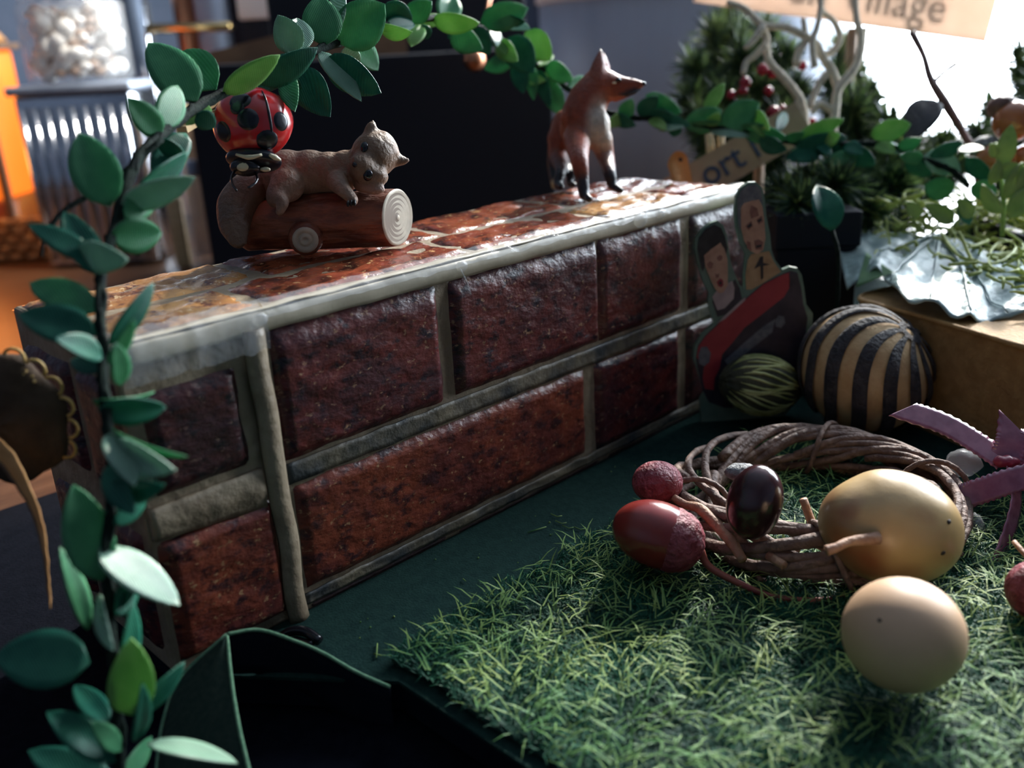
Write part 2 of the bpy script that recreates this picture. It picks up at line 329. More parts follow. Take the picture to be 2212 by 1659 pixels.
# ------------------------------------------------------------------ table and base
TZ = -.14
t = thing('table', 'brown wooden table carrying the whole woodland display', 'table', (4, 4, FZ))
mk('tabletop', box((5.2, 3.6, TZ-.15), 10.2, 8.4, .15, bev=.04), M['wood'], t)
for sx in (-4.6, 15):
    for sy in (-4.4, 11.6): mk('leg', box((sx, sy, (FZ+TZ-.3)/2), .35, .35, (TZ-.3-FZ)/2, bev=.05), M['wood'], t)
o = mk('tablecloth', sheet(lambda u, v: (-3.4+u*5.6, -4.4+v*6.3, TZ+.016+.005*math.sin(9*u+4*v)), 24, 24, .008, UP), M['cloth'])
tag(o, 'black cloth lying on the table in front of the green felt', 'tablecloth')
bpoly = [(.42, -4.0), (.42, -.50), (.13, -.13), (.03, .02), (.03, .72), (2.3, .72), (2.5, 1.6), (4.6, 1.6), (6.2, -.6), (6.2, -4.0)]
t = thing('base_board', 'thin dark display board with green felt top under the brick box', 'board', (2.5, -1, TZ))
mk('board', prism([(x+.012, y+.01, TZ+.03) for x, y in bpoly], UP, .098), M['black'], t, smooth=False)
fp = sheet(lambda u, v: (.40+u*5.7, -3.9+v*5.4, 0), 4, 4)
mk('felt_sheet', prism([(x, y, -.011) for x, y in bpoly], UP, .011), M['felt'], t, smooth=False)

# felt corner folded up in the foreground
A = at(490, 1372, 2.70); E2 = at(842, 1482, 2.675)
t = thing('felt_flap', 'dark green felt edge folded into a peak beside the brick box corner', 'felt', onz(480, 1500, TZ+.03))
left = [at(490, 1370, 2.70), at(392, 1462, 2.66), at(352, 1560, 2.60), at(335, 1690, 2.52)]
fold = [at(490, 1372, 2.70), at(500, 1470, 2.60), at(516, 1570, 2.50), at(545, 1695, 2.40)]
rim = [at(490, 1370, 2.70), at(560, 1361, 2.74), at(640, 1386, 2.74), at(700, 1412, 2.73), at(770, 1452, 2.70), at(842, 1484, 2.675)]
def interp(pts, u):
    k = u*(len(pts)-1); i = min(int(k), len(pts)-2); return pts[i].lerp(pts[i+1], k-i)
sl, sf, sr = [spline(q, [0]*len(q), 8)[0] for q in (left, fold, rim)]
mk('felt_face', sheet(lambda u, v: interp(sl, v).lerp(interp(sf, v), u)-HF*(.02*math.sin(math.pi*u)), 10, 24, .008, HF*-1), M['olive'], t)
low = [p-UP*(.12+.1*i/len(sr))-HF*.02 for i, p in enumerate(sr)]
mk('felt_shade_face', sheet(lambda u, v: interp(sr, u).lerp(interp(low, u), v), 30, 4, .008, HF*-1), M['black'], t)  # inner felt face coloured black, the fold's shade put into it
for q in (sl, sf, sr): mk('cut_edge', tube(q, .0055, 6), M['feltedge'], t)
# ------------------------------------------------------------------ grass mat
MX0, MX1, MY0, MY1 = .46, 2.56, -2.6, -.42
def matz(x, y): return .015+.010*(nz((x, y, 0), 2.3)+.5)
t = thing('grass_mat', 'rectangular mat of green model grass under the twig wreath', 'grass mat', (1.6, -1.5, 0))
def medge(u, v):
    x = MX0+u*(MX1-MX0); y = MY0+v*(MY1-MY0)
    x += .02*nz((x, y, 3), 4)*(u < .02); y += .03*nz((x, y, 5), 4)*(v > .98)
    return Vector((x, y, matz(x, y)))
mk('mat_backing', sheet(medge, 40, 40, .012, UP), M['matgrass'], t)
def blades(n, l0, l1, w, tilt, zoff, seed):
    r = np.random.default_rng(seed)
    x = MX0-.01+r.random(n)*(MX1-MX0+.01); y = MY0+r.random(n)*(MY1-MY0+.01)
    z = np.array([matz(a, b) for a, b in zip(x, y)])+zoff*r.random(n)
    # clumps: blades in one tuft lean the same way
    base = np.array([nz((a, b, 9), 5.0) for a, b in zip(x, y)])*5+r.normal(0, 1.1, n)
    el = np.abs(r.normal(tilt, .22, n)); L_ = l0+(l1-l0)*r.random(n)
    d = np.stack([np.cos(base)*np.cos(el), np.sin(base)*np.cos(el), np.sin(el)], 1)
    s = np.stack([-np.sin(base), np.cos(base), np.zeros(n)], 1)*w
    p0 = np.stack([x, y, z], 1); p1 = p0+d*L_[:, None]*.55+np.array([0, 0, .006]); p2 = p0+d*L_[:, None]*1.0-np.array([0, 0, .004])
    p2[:, 2] = np.maximum(p2[:, 2], .004)
    v = np.stack([p0-s, p0+s, p1-s*.9, p1+s*.9, p2], 1).reshape(-1, 3)
    b = np.arange(n)[:, None]*5
    f = [tuple(q) for q in np.concatenate([b+np.array([[0, 1, 3]]), b+np.array([[0, 3, 2]]), b+np.array([[2, 3, 4]])], 0).tolist()]
    return v, f
mk('grass_pile', blades(52000, .025, .06, .0020, .40, .012, 3), M['blade'], t, kind='stuff', smooth=False)
mk('grass_tips', blades(7000, .055, .11, .0024, .15, .036, 4), M['bladel'], t, kind='stuff', smooth=False, label='pale yellow-green loose blades on top')
bits = []
for px, py, dx, dy in [(815, 1390, -2, 30), (808, 1412, 16, 4), (1075, 1240, 8, 20), (1085, 1255, 14, -12), (1140, 1150, 40, -12), (880, 1400, 50, -12), (1000, 1250, 6, 5)]:
    bits.append(tube([onz(px, py, .006), onz(px+dx, py+dy, .008)], .0022, 5))
for px, py in [(1190, 1110), (1200, 1125), (1215, 1135), (1240, 1138)]: bits.append(tube([onz(px, py, .006), onz(px+14, py+6, .007), onz(px+24, py+4, .006)], .0018, 5))
for _ in range(70):
    p = onz(random.uniform(760, 1500), random.uniform(950, 1400), .003)
    if p.y < -.03 and (p.y > -.40): bits.append(sph(p, random.uniform(.0015, .004), 5))
o = mk('lint', join(bits), M['bladel'], kind='stuff'); tag(o, 'loose grass fibres and lint scattered on the green felt', 'lint')

# ------------------------------------------------------------------ brick-patterned box
BL, BW, BH = 2.99, .73, 1.0
t = thing('brick_box', 'long box wrapped in embossed red brick paper with figurines on top', 'box', (BL/2, BW/2, 0))
mk('box_body', box((BL/2, BW/2, BH/2), BL/2-.004, BW/2-.004, BH/2, bev=.012), M['mortar'], t, smooth=False)
def slab(o, eu, ev, en, u0, u1, v0, v1, h, res=.022, seed=0, rough=.20, wob=.010, skew=0, tb=0):
    nu = max(6, int((u1-u0)/res)); nv = max(6, int((v1-v0)/res))
    def fn(a, b):
        u = u0+(u1-u0)*a; v = v0+(v1-v0)*b
        e = min(a*(u1-u0), (1-a)*(u1-u0), b*(v1-v0), (1-b)*(v1-v0))
        k = sst(0, .030, e)
        if tb: k = min(sst(0, .030, min(a*(u1-u0), (1-a)*(u1-u0), b*(v1-v0))), min(1, (1-b)*(v1-v0)/tb))
        p = o+eu*u+ev*v
        n1 = noise.fractal(Vector((u*7+seed*3.1, v*14, seed)), 1, 2, 4)
        hh = h*k*(.8+rough*n1)-.008*(1-k)
        if a in (0, 1): u += wob*nz((v*9, seed, a))
        if b in (0, 1): v += wob*nz((u*9, seed+4, b))
        return o+eu*u+ev*(v+skew*u)+en*hh
    return sheet(fn, nu, nv)
X, Y, Zv = Vector((1, 0, 0)), Vector((0, 1, 0)), UP
Fo = Vector((0, 0, 0)); NF = -Y
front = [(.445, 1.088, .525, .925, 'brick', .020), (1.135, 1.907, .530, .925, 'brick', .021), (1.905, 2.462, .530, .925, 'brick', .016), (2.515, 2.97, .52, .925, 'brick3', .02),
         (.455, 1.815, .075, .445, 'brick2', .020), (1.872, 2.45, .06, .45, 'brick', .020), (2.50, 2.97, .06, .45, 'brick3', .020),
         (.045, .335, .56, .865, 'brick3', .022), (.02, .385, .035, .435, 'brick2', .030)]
for i, (a, b, c, d, m, h) in enumerate(front): mk('brick', slab(Fo, X, Zv, NF, a, b, c, d+(.022 if d > .92 else 0), h+(.006 if d > .92 else 0), seed=i, tb=.055 if d > .92 else 0, res=.015), M[m], t)
for i, (a, b, c, d) in enumerate([(.46, 1.05, .0, .030), (1.1, 1.9, .0, .025), (1.95, 2.7, .0, .025)]): mk('brick', slab(Fo, X, Zv, NF, a, b, c, d, .014, seed=40+i, res=.015), M['edge'], t)
Eo = Vector((0, BW, 0)); EX = -Y
for i, (a, b, c, d) in enumerate([(.05, .40, .55, .90), (.45, .70, .55, .90), (.05, .22, .06, .45), (.27, .68, .06, .45)]): mk('brick', slab(Eo, EX, Zv, -X, a, b, c, d, .02, seed=20+i), M['brick'], t)
for i, (a, b, c, d) in enumerate([(.05, .34, .55, .90), (.40, .70, .55, .90), (.05, .68, .06, .45)]): mk('brick', slab(Vector((BL, 0, 0)), Y, Zv, X, a, b, c, d, .02, seed=30+i, res=.05), M['brick'], t)
for i, (a, b, c, d, m) in enumerate([(.01, .68, .375, .725, 'brickgold'), (.02, .49, .060, .365, 'brickgold'), (.495, 1.32, .06, .365, 'bricktop'), (.69, 1.47, .375, .725, 'bricktop'), (1.325, 2.04, .06, .365, 'bricktop'),  # gold slabs at the left end carry the lantern's tint
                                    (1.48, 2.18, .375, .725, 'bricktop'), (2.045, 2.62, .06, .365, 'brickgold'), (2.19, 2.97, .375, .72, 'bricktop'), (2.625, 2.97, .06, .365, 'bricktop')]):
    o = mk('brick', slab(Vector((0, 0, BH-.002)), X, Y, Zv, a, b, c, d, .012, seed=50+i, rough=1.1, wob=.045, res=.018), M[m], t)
for i, (a, b, c, d) in enumerate([(.05, .9, .55, .92), (.95, 1.9, .55, .92), (1.95, 2.95, .55, .92), (.05, 1.4, .06, .45), (1.45, 2.95, .06, .45)]): mk('brick', slab(Vector((0, BW, 0)), X, Zv, Y, a, b, c, d, .018, seed=60+i, res=.06), M['brick'], t)
# folded paper along the top edge, the vertical seam and the tape
mk('paper_fold', sheet(lambda u, v: Vector((.02+u*2.96, -.016-.006*nz((u*14, v, 0), 1)-.008*math.sin(v*math.pi), BH+.004-.058*v+.004*nz((u*20, 1, v), 1))), 90, 5, .008, -Y), M['fold'], t)
mk('paper_fold', sheet(lambda u, v: Vector((.02+u*2.96, -.012+.05*v+.006*nz((u*17, 2, 0), 1), BH+.012+.006*nz((u*25, v*2, 5), 1)-.006*v)), 90, 3, .005, UP), M['fold'], t)
mk('paper_seam', sheet(lambda u, v: Vector((.362+.068*u+.012*nz((0, v*5, 2), 1)+.012*(1-v), -.020-.016*math.sin(u*math.pi), .0+.96*v)), 6, 40, .01, -Y), M['mortar'], t)
mk('mortar_band', sheet(lambda u, v: Vector((.01+.35*u, -.012-.010*math.sin(v*math.pi)+.006*nz((u*6, v*3, 2), 1), .445+.095*v-.03*u*(1-v))), 16, 6, .02, -Y), M['mortar'], t)
mk('mortar_band', sheet(lambda u, v: Vector((.44+2.5*u, -.006-.004*nz((u*20, v*3, 0), 1), .452+.068*v+.006*nz((u*30, v, 3), 1))), 100, 4, .006, -Y), M['mortdark'], t)
mk('mortar_band', sheet(lambda u, v: Vector((.44+2.5*u, -.008-.006*nz((u*20, v*3, 7), 1), .03+.04*v+.008*nz((u*30, v, 8), 1))), 100, 4, .006, -Y), M['mortdark'], t)
mk('clear_tape', sheet(lambda u, v: Vector((.0+.43*u, [.075, .0, -.034, -.046, -.040][int(round(v*4))]+.008*nz((u*9, v*4, 1), 1), [BH+.022, BH+.030, BH+.004, BH-.05, BH-.10][int(round(v*4))]+.012*nz((u*11, v*5, 3), 1))), 40, 4), M['tape'], t, label='wrinkled clear tape on the left top edge')
mk('clear_tape', sheet(lambda u, v: Vector((.44+2.5*u, [.06, .0, -.030][int(round(v*2))]+.006*nz((u*20, v*4, 1), 1), [BH+.020, BH+.024, BH-.012][int(round(v*2))]+.008*nz((u*40, v*5, 3), 1))), 150, 2), M['tape'], t, label='strip of clear tape along the top edge')
for px, py, s in [(962, 570, .026), (522, 678, .024), (1322, 468, .040), (1345, 455, .024)]:
    q = onz(px, py, .985); q.y = -.024
    mk('glue_blob', ell(q, ((s, 0, 0), (0, s*.35, 0), (0, 0, s*.75)), 14, 10, lambda x, y, z: 1+.2*nz((x, y, z), 3)), M['glue'], t)
q = onz(966, 575, .985); mk('glue_thread', tube([(q.x, -.04, .985), (q.x+.03, -.038, .93), (q.x+.045, -.034, .885)], .0022, 5), M['glue'], t)

# ------------------------------------------------------------------ box left end: brown felt flap and orange strip
def edgecut(name, label, cat, pts, d0, d1, m, th=.02):
    ds = [d0+(d1-d0)*i/(len(pts)-1) for i in range(len(pts))]
    return [at(x, y, d) for (x, y), d in zip(pts, ds)]
t = thing('stitched_pouch', 'dark brown felt pouch with gold scalloped stitching at the left box end', 'pouch', at(40, 1010, 2.38))
outl = [(-120, 730), (-30, 742), (40, 755), (90, 785), (112, 830), (108, 862), (135, 885), (132, 915), (122, 935), (160, 960), (172, 990), (168, 1030), (140, 1050), (60, 1060), (-120, 1075)]
def pouch(u, v):
    p = at(-120+260*u-60*(1-v)*u, 740+320*v+20*u, 2.40-.05*math.sin(u*math.pi)*math.sin(v*math.pi)); return p
mk('felt_body', ell(at(10, 905, 2.46), (HR*.165, UP*.18, HF*.055), 28, 18, lambda x, y, z: 1+.05*math.sin(7*math.atan2(y, x))), M['brownfelt'], t)
for k in range(6):
    a = -.5+k*.33; c = at(10, 905, 2.46)+HR*(.165*math.cos(a))+UP*(.18*math.sin(a))-HF*.01
    mk('gold_scallop', tube([c+(HR*math.cos(b)+UP*math.sin(b))*.026 for b in LS(a-1.5, a+1.5, 9)], .0045, 6), M['gold'], t)
mk('gold_stitch_row', join([sph(at(2+9*k+(k % 2)*4, 772+5*k+(k % 3)*6, 2.395), .0045, 6) for k in range(9)]), M['gold'], t)
t = thing('curled_strip', 'curled orange card strip hanging below the brown stitched pouch', 'strip', at(60, 1300, 2.36))
cl = [at(-40, 950, 2.36), at(10, 985, 2.36), at(50, 1050, 2.36), at(85, 1130, 2.37), at(100, 1220, 2.37), at(108, 1310, 2.38)]
wl = [.055, .045, .035, .024, .016, .010]; scl, swl = spline(cl, wl, 8)
def strip(u, v):
    k = u*(len(scl)-1); i = min(int(k), len(scl)-2); p = scl[i].lerp(scl[i+1], k-i); w = swl[i]*(1-k+i)+swl[i+1]*(k-i)
    tt = (scl[i+1]-scl[i]).normalized(); s = CW.cross(tt).normalized()
    return p+s*(v-.5)*w*1.3+HF*(.03*(v-.5))+s*(.004*nz((u*20, v, 0), 1))
mk('strip_sheet', sheet(strip, 36, 4, .006, HF*-1), M['orange'], t)
mk('strip_roughened_edge', tube([strip(u, 1) for u in LS(0, 1, 40)], [.003+.002*random.random() for _ in range(40)], 6), M['brownc'], t)

# ------------------------------------------------------------------ fox
def cap(a, b, n=10): return tube([at(*a[:3]), at(*b[:3])], [a[3]*a[2]/F, b[3]*b[2]/F], n)
def chain(j, n=14):
    """tapered limb through (px, py, depth, radius px) joints with round ends"""
    P = [at(*q[:3]) for q in j]; R = [q[3]*q[2]/F for q in j]
    out = [tube(*spline(P, R, 5), n)] if len(P) > 2 else [tube(P, R, n)]
    out += [sph(p, r, 14) for p, r in zip(P, R)]
    return out
def el(px, py, d, rx, ry, rz=None, rot=0):
    k = d/F; rz = rz or (rx+ry)/2; c, s = math.cos(rot), math.sin(rot)
    return ell(at(px, py, d), ((CR*c-CU*s)*rx*k, (CR*s+CU*c)*ry*k, CW*rz*k), 22, 14)
ztop = BH+.020
def foot(px, py, r):
    """depth at which a foot of radius r px stands on the box top"""
    d = dep(onz(px, py, ztop+.02)); return d
fd = foot(1262, 428, 9); fr = foot(1324, 408, 9)
pf = []
pf += [el(1222, 282, 4.62, 34, 46, 40), el(1252, 280, 4.46, 44, 50, 48), el(1274, 272, 4.36, 40, 50, 42), el(1293, 274, 4.33, 26, 40, 30)]
pf += chain([(1258, 250, 4.38, 47), (1272, 215, 4.37, 44), (1292, 188, 4.36, 39)])
pf += [el(1308, 182, 4.36, 33, 30, 34), el(1326, 186, 4.35, 27, 26, 26)]
pf += chain([(1335, 184, 4.34, 21), (1362, 183, 4.32, 14.5), (1383, 183, 4.30, 9.5)])
pf += chain([(1330, 203, 4.34, 17), (1356, 200, 4.32, 10), (1374, 197, 4.30, 6)])
pf += [tube([at(1290, 172, 4.33), at(1294, 140, 4.33), at(1298, 104, 4.33)], [.050, .034, .006], 10), tube([at(1300, 172, 4.43), at(1303, 142, 4.44), at(1304, 112, 4.45)], [.048, .032, .006], 10)]
pf += chain([(1246, 300, 4.36, 31), (1251, 340, fd+.02, 21), (1258, 385, fd+.01, 15.5), (1262, 420, fd, 12.5)]) + chain([(1263, 424, fd, 10), (1274, 430, fd-.05, 8)])
pf += chain([(1298, 300, 4.34, 26), (1308, 340, 4.38, 20), (1317, 375, fr, 15), (1322, 398, fr, 12)]) + chain([(1322, 402, fr, 10), (1341, 411, fr-.06, 8)])
h1 = foot(1207, 404, 8); h2 = foot(1232, 398, 8)
pf += chain([(1212, 300, 4.62, 31), (1206, 340, 4.60, 20), (1212, 368, h1+.03, 13), (1206, 398, h1, 11), (1214, 404, h1-.05, 7)])
pf += chain([(1240, 310, 4.68, 27), (1234, 345, 4.70, 18), (1237, 372, h2+.03, 12), (1230, 394, h2, 8), (1240, 399, h2-.05, 7)])
pf += chain([(1214, 262, 4.72, 14), (1203, 300, 4.86, 17), (1200, 350, 4.90, 19), (1200, 385, 4.88, 14), (1198, 402, 4.84, 8)])
t = thing('fox_figurine', 'small painted fox figurine standing on the brick box, head turned right', 'figurine', (2.45, .46, BH))
fb = mk('fox_body', blob(pf, .010, 4, .5), M['fox'], t)
def px_of(p):
    d = Vector(p)-CAM; z = d.dot(CW); return 1106+F*d.dot(CR)/z, 829.5-F*d.dot(CU)/z
fox_eye_c = at(1333, 171, 4.28); chest_c = at(1302, 278, 4.22); ear_t = at(1298, 104, 4.33)
def foxcol(p):
    c = lerp((.31, .066, .020), (.22, .038, .015), .5+.5*nz(p, 9))
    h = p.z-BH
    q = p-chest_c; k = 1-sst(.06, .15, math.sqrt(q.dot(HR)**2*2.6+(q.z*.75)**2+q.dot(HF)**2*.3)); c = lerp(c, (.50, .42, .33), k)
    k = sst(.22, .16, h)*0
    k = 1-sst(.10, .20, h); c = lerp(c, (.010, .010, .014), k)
    d = (p-ear_t).length; c = lerp(c, (.55, .45, .36), 1-sst(.012, .03, d))
    jaw = at(1372, 203, 4.27); c = lerp(c, (.02, .014, .014), 1-sst(.018, .035, abs((p-jaw).dot(UP))+.35*abs((p-jaw).dot(HR))+(0 if (p-jaw).dot(HR) > -.1 else 1)))
    tip = at(1198, 404, 4.85); c = lerp(c, (.60, .40, .18), 1-sst(.02, .05, (p-tip).length))
    return c
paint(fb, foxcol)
mk('eye', ell(at(1336, 173, 4.285), (CR*.014, CU*.010, CW*.010), 12, 8), M['gloss'], t)
mk('eye_corner', ell(at(1327, 179, 4.285), (CR*.010, CU*.005, CW*.006), 10, 6), M['eyew'], t)
mk('nose', ell(at(1391, 181, 4.29), (CR*.010, CU*.010, CW*.012), 12, 8), M['gloss'], t)
mk('mouth_line', tube([at(1350, 206, 4.285), at(1366, 201, 4.283), at(1384, 192, 4.282)], .004, 6), M['gloss'], t)

# ------------------------------------------------------------------ squirrel on a log
lr = .100
L0 = onz(520, 552, ztop+.0); L1 = onz(862, 532, ztop+.0)
L0 = L0+HF*.055+UP*lr; L1 = L1+HF*.015+UP*lr
la = (L1-L0).normalized(); ls, lu = frame(la)       # ls sideways, lu up
t = thing('squirrel_figurine', 'brown squirrel figurine lying along a red-brown log on the brick box', 'figurine', (L0+L1)/2-UP*lr)
nv_, nu_ = 44, 48; v, f = [], []
capn = (la*.93-HF*.36).normalized()
for j in range(nv_+1):
    s = j/nv_
    for i in range(nu_):
        th = 2*math.pi*i/nu_
        r = lr*(.93+.07*s)*(1+.035*(1-sst(.8, .97, s))*math.sin(th*9+2*math.sin(s*7))+.03*nz((math.cos(th)*2, math.sin(th)*2, s*6), 1.4))
        if s < .04: r *= .82+.18*s/.04
        p = L0.lerp(L1, s)+(ls*math.cos(th)+lu*math.sin(th))*r
        if s > .55:        # the right end is sawn at a slant so that the rings face the room
            off = (p-L1).dot(capn)
            p = p-la*(off/la.dot(capn))*sst(.55, 1, s)*1.0*(s-.55)/.45
        if p.z < ztop+.001: p.z = ztop+.001
        v.append(p)
for j in range(nv_):
    for i in range(nu_):
        i2 = (i+1) % nu_; f.append((j*nu_+i, j*nu_+i2, (j+1)*nu_+i2, (j+1)*nu_+i))
f.append(tuple(range(nu_))[::-1])
endloop = v[nv_*nu_:(nv_+1)*nu_]
log = mk('log', (v, f), M['bark'], t)
ec = sum(endloop, Vector())/nu_
vv, ff = [], []; rr = [1.0, .93, .86]+[.86*(1-k/10) for k in range(1, 10)]
for k, q in enumerate(rr):
    h = .008 if k == 1 else (.006*(k % 2) if k > 1 else 0)
    vv += [ec+(p-ec)*q+capn*h for p in endloop]
for k in range(len(rr)-1):
    for i in range(nu_):
        i2 = (i+1) % nu_; ff.append((k*nu_+i, k*nu_+i2, (k+1)*nu_+i2, (k+1)*nu_+i))
ff.append(tuple((len(rr)-1)*nu_+i for i in range(nu_)))
mk('sawn_end', (vv, ff), [M['ring'], M['ringd']], t)
e = t.children[-1].data
e.polygons.foreach_set('material_index', [1 if (min(p.vertices)//nu_) % 2 == 0 and min(p.vertices)//nu_ > 1 else 0 for p in e.polygons])
kc = at(660, 517, dep((L0+L1)/2)-lr*.98); kn = (CAM-kc); kn.z *= .3; kn = (kn.normalized()+(kc-(L0+L1)/2).normalized()*.2).normalized()
kn_o = mk('knot', lathe([(.062, -.05), (.058, -.01), (.052, .006), (.046, .010)], kc, kn, 24), M['bark'], t)
mk('knot_face', lathe([(.046, .006), (.044, .013), (.030, .016), (.027, .011), (.022, .011), (.019, .016), (.010, .017), (.008, .012)], kc, kn, 22), M['ring'], kn_o)
# the animal
D = dep((L0+L1)/2)-.02
ps = [el(622, 378, D, 60, 54, 62), el(670, 374, D, 56, 50, 56), el(712, 374, D-.01, 48, 46, 50), el(748, 368, D-.02, 42, 44, 44)]
ps += [el(808, 335, D-.05, 50, 50, 48, .3), el(834, 322, D-.04, 26, 42, 40, -.4), el(785, 362, D-.10, 30, 34, 34), el(772, 352, D-.13, 17, 18, 18), el(808, 382, D-.09, 32, 22, 28)]
ps += chain([(798, 292, D-.05, 15), (802, 276, D-.06, 13), (806, 266, D-.06, 7)])+chain([(850, 346, D-.03, 15), (868, 347, D-.03, 12), (880, 346, D-.03, 7)])
ps += chain([(728, 392, D-.10, 24), (742, 410, D-.15, 17), (760, 428, D-.16, 13), (764, 434, D-.17, 11)])+chain([(780, 398, D-.07, 18), (812, 408, D-.10, 13), (824, 410, D-.10, 9)])
ps += chain([(620, 400, D-.08, 38), (596, 428, D-.13, 22), (612, 436, D-.16, 14), (604, 458, D-.17, 10)])
ps += [el(600, 395, D, 44, 40, 44)]
sb = mk('squirrel_body', blob(ps, .0085, 5, .5), M['squirrel'], t)
belly = at(690, 440, D-.14); crown = at(852, 318, D-.05)
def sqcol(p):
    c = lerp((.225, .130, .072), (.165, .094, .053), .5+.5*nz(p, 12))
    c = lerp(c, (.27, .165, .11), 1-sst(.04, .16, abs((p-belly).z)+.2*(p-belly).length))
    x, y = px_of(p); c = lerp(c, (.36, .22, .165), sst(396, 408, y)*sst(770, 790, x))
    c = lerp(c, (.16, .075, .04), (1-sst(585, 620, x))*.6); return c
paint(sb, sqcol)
tp = chain([(575, 398, D+.02, 30), (538, 412, D-.03, 42), (512, 446, D-.05, 44), (506, 486, D-.10, 34), (512, 515, D-.14, 20), (516, 530, D-.16, 10)])
for k in range(5): tp += chain([(488+10*k, 490, D-.13, 12), (498+8*k, 526+(k % 2)*6, D-.16, 5)])
tl = mk('tail', blob(tp, .010, 4, .5), M['squirrel'], t, label='dark brown bushy tail'); paint(tl, lambda p: lerp((.085, .045, .025), (.16, .09, .05), .5+.5*nz(p, 14)))
def stick(o, x, y, r, m, name, ax, back=.0, dd=None):
    """bead set on the surface met by the line of sight"""
    mw = Vector(ORG[o.name]); d = (at(x, y, 1)-CAM).normalized()
    ok, loc, nrm, _ = o.ray_cast(CAM-mw, d)
    if not ok: return None
    loc = loc+mw; a, b = frame(nrm)
    return mk(name, ell(loc, ((CR-nrm*CR.dot(nrm)).normalized()*r*ax[0], (CU-nrm*CU.dot(nrm)).normalized()*r*ax[1], nrm*r*ax[2]), 14, 10), m, t)
bpy.context.view_layer.update()
stick(sb, 787, 318, .017, M['gloss'], 'eye', (.8, 1.2, .5)); stick(sb, 795, 379, .018, M['gloss'], 'eye', (.9, 1.1, .5)); stick(sb, 766, 356, .009, M['gloss'], 'nose', (1, 1, .7))
for k in range(3): mk('claw', ell(at(752+7*k, 440-1*k, D-.185), (CR*.006, CU*.012, CW*.008), 8, 6), M['squirrel'], t); paint(t.children[-1], lambda p: (.34, .2, .12))

# ------------------------------------------------------------------ ladybird peg
LD = 3.12; k = LD/F
lc = at(548, 270, LD); ln = (CR*-.18+CU*.22-CW*.95).normalized(); lx = (CR*math.cos(.10)-CU*math.sin(.10)); lx = (lx-ln*lx.dot(ln)).normalized(); ly = ln.cross(lx)
t = thing('ladybird_peg', 'glossy red ladybird with black spots clipped on the vine', 'ladybird', lc-UP*.12)
def dome(x, y, z): return 1.0+.04*max(0, z)
sh = mk('wing_case', ell(lc, (lx*88*k, ly*80*k, ln*78*k), 40, 28, lambda x, y, z: (1 if z > -.15 else 1-.5*(-.15-z))*(1-.03*math.exp(-((x-.45+.0*y)/.05)**2)*(z > 0))), M['red'], t)
def on_shell(px, py):
    d = at(px, py, 1)-CAM; mw = ORG[sh.name]; ok, loc, nrm, _ = sh.ray_cast(CAM-mw, d.normalized()); return (loc+mw, nrm) if ok else (lc+ln*.1, ln)
bpy.context.view_layer.update()
for px, py, r, ax in [(535, 257, 25, (1, 1)), (481, 285, 24, (1, 1)), (578, 304, 25, (1, 1)), (608, 262, 20, (1, 1.1)), (518, 217, 22, (1.2, 1)), (622, 320, 18, (1, 1))]:
    p, n_ = on_shell(px, py); a, b = frame(n_)
    pts = []
    mw = ORG[sh.name]; v, f = [], []
    for ri in range(5):
        for q in range(20):
            th = 2*math.pi*q/20; w_ = p+(a*math.cos(th)*ax[0]+b*math.sin(th)*ax[1])*r*k*(1.0 if ri == 4 else ri/3.6)+n_*.05
            ok, loc, nn, _ = sh.ray_cast(w_-mw, -n_)
            loc = loc+mw if ok else w_-n_*.05
            v.append(loc+n_*(.0035 if ri < 4 else -.004))
    f = [(r_*20+q, r_*20+(q+1) % 20, (r_+1)*20+(q+1) % 20, (r_+1)*20+q) for r_ in range(4) for q in range(20)]
    mk('spot', (v, f), M['spot'], t)
seam = []
for px, py in [(566, 196), (574, 215), (580, 240), (584, 262), (587, 285), (588, 310)]:
    p, n_ = on_shell(px, py); seam.append(p)
mk('wing_seam', tube(seam, [.002, .004, .005, .005, .004, .003], 6, smoothpath=4), M['spot'], t)
hp = at(548, 346, LD-.02)
hd = mk('head', ell(hp, (lx*62*k, ly*22*k, ln*44*k), 24, 14), M['spot'], t)
mk('face', ell(at(530, 362, LD-.05), (lx*34*k, ly*18*k, ln*24*k), 18, 12), M['spot'], hd)
mk('pale_band', tube([at(510, 334, LD-.085), at(538, 340, LD-.098), at(566, 334, LD-.088)], [.004, .008, .004], 8, smoothpath=4), M['eyew'], hd)
mk('pale_band', tube([at(582, 334, LD-.080), at(594, 340, LD-.07), at(606, 346, LD-.06)], [.005, .009, .004], 8, smoothpath=4), M['eyew'], hd)
mk('eye_patch', ell(at(525, 358, LD-.075), (lx*16*k, ly*12*k, ln*8*k), 16, 10), M['eyew'], hd); mk('eye_patch', ell(at(573, 366, LD-.055), (lx*12*k, ly*5*k, ln*6*k), 12, 8), M['eyew'], hd)
mk('antenna', tube([at(508, 368, LD-.06), at(500, 382, LD-.08), at(502, 398, LD-.10), at(511, 412, LD-.12)], .0042, 6, smoothpath=4), M['gloss'], hd)
mk('antenna', tube([at(550, 372, LD-.06), at(556, 385, LD-.08), at(550, 397, LD-.10), at(536, 406, LD-.12)], .0042, 6, smoothpath=4), M['gloss'], hd)
pa = at(478, 232, LD+.02); pb = at(402, 275, LD-.22)
mk('wooden_peg', join([box((pa+pb)/2, (pb-pa).length/2+.03, .016, .010, (pb-pa).normalized(), *frame((pb-pa))), box((pa+pb)/2+UP*.03+HF*.02, (pb-pa).length/2+.03, .016, .010, (pb-pa).normalized(), *frame((pb-pa)))]), M['peg'], t, smooth=False)

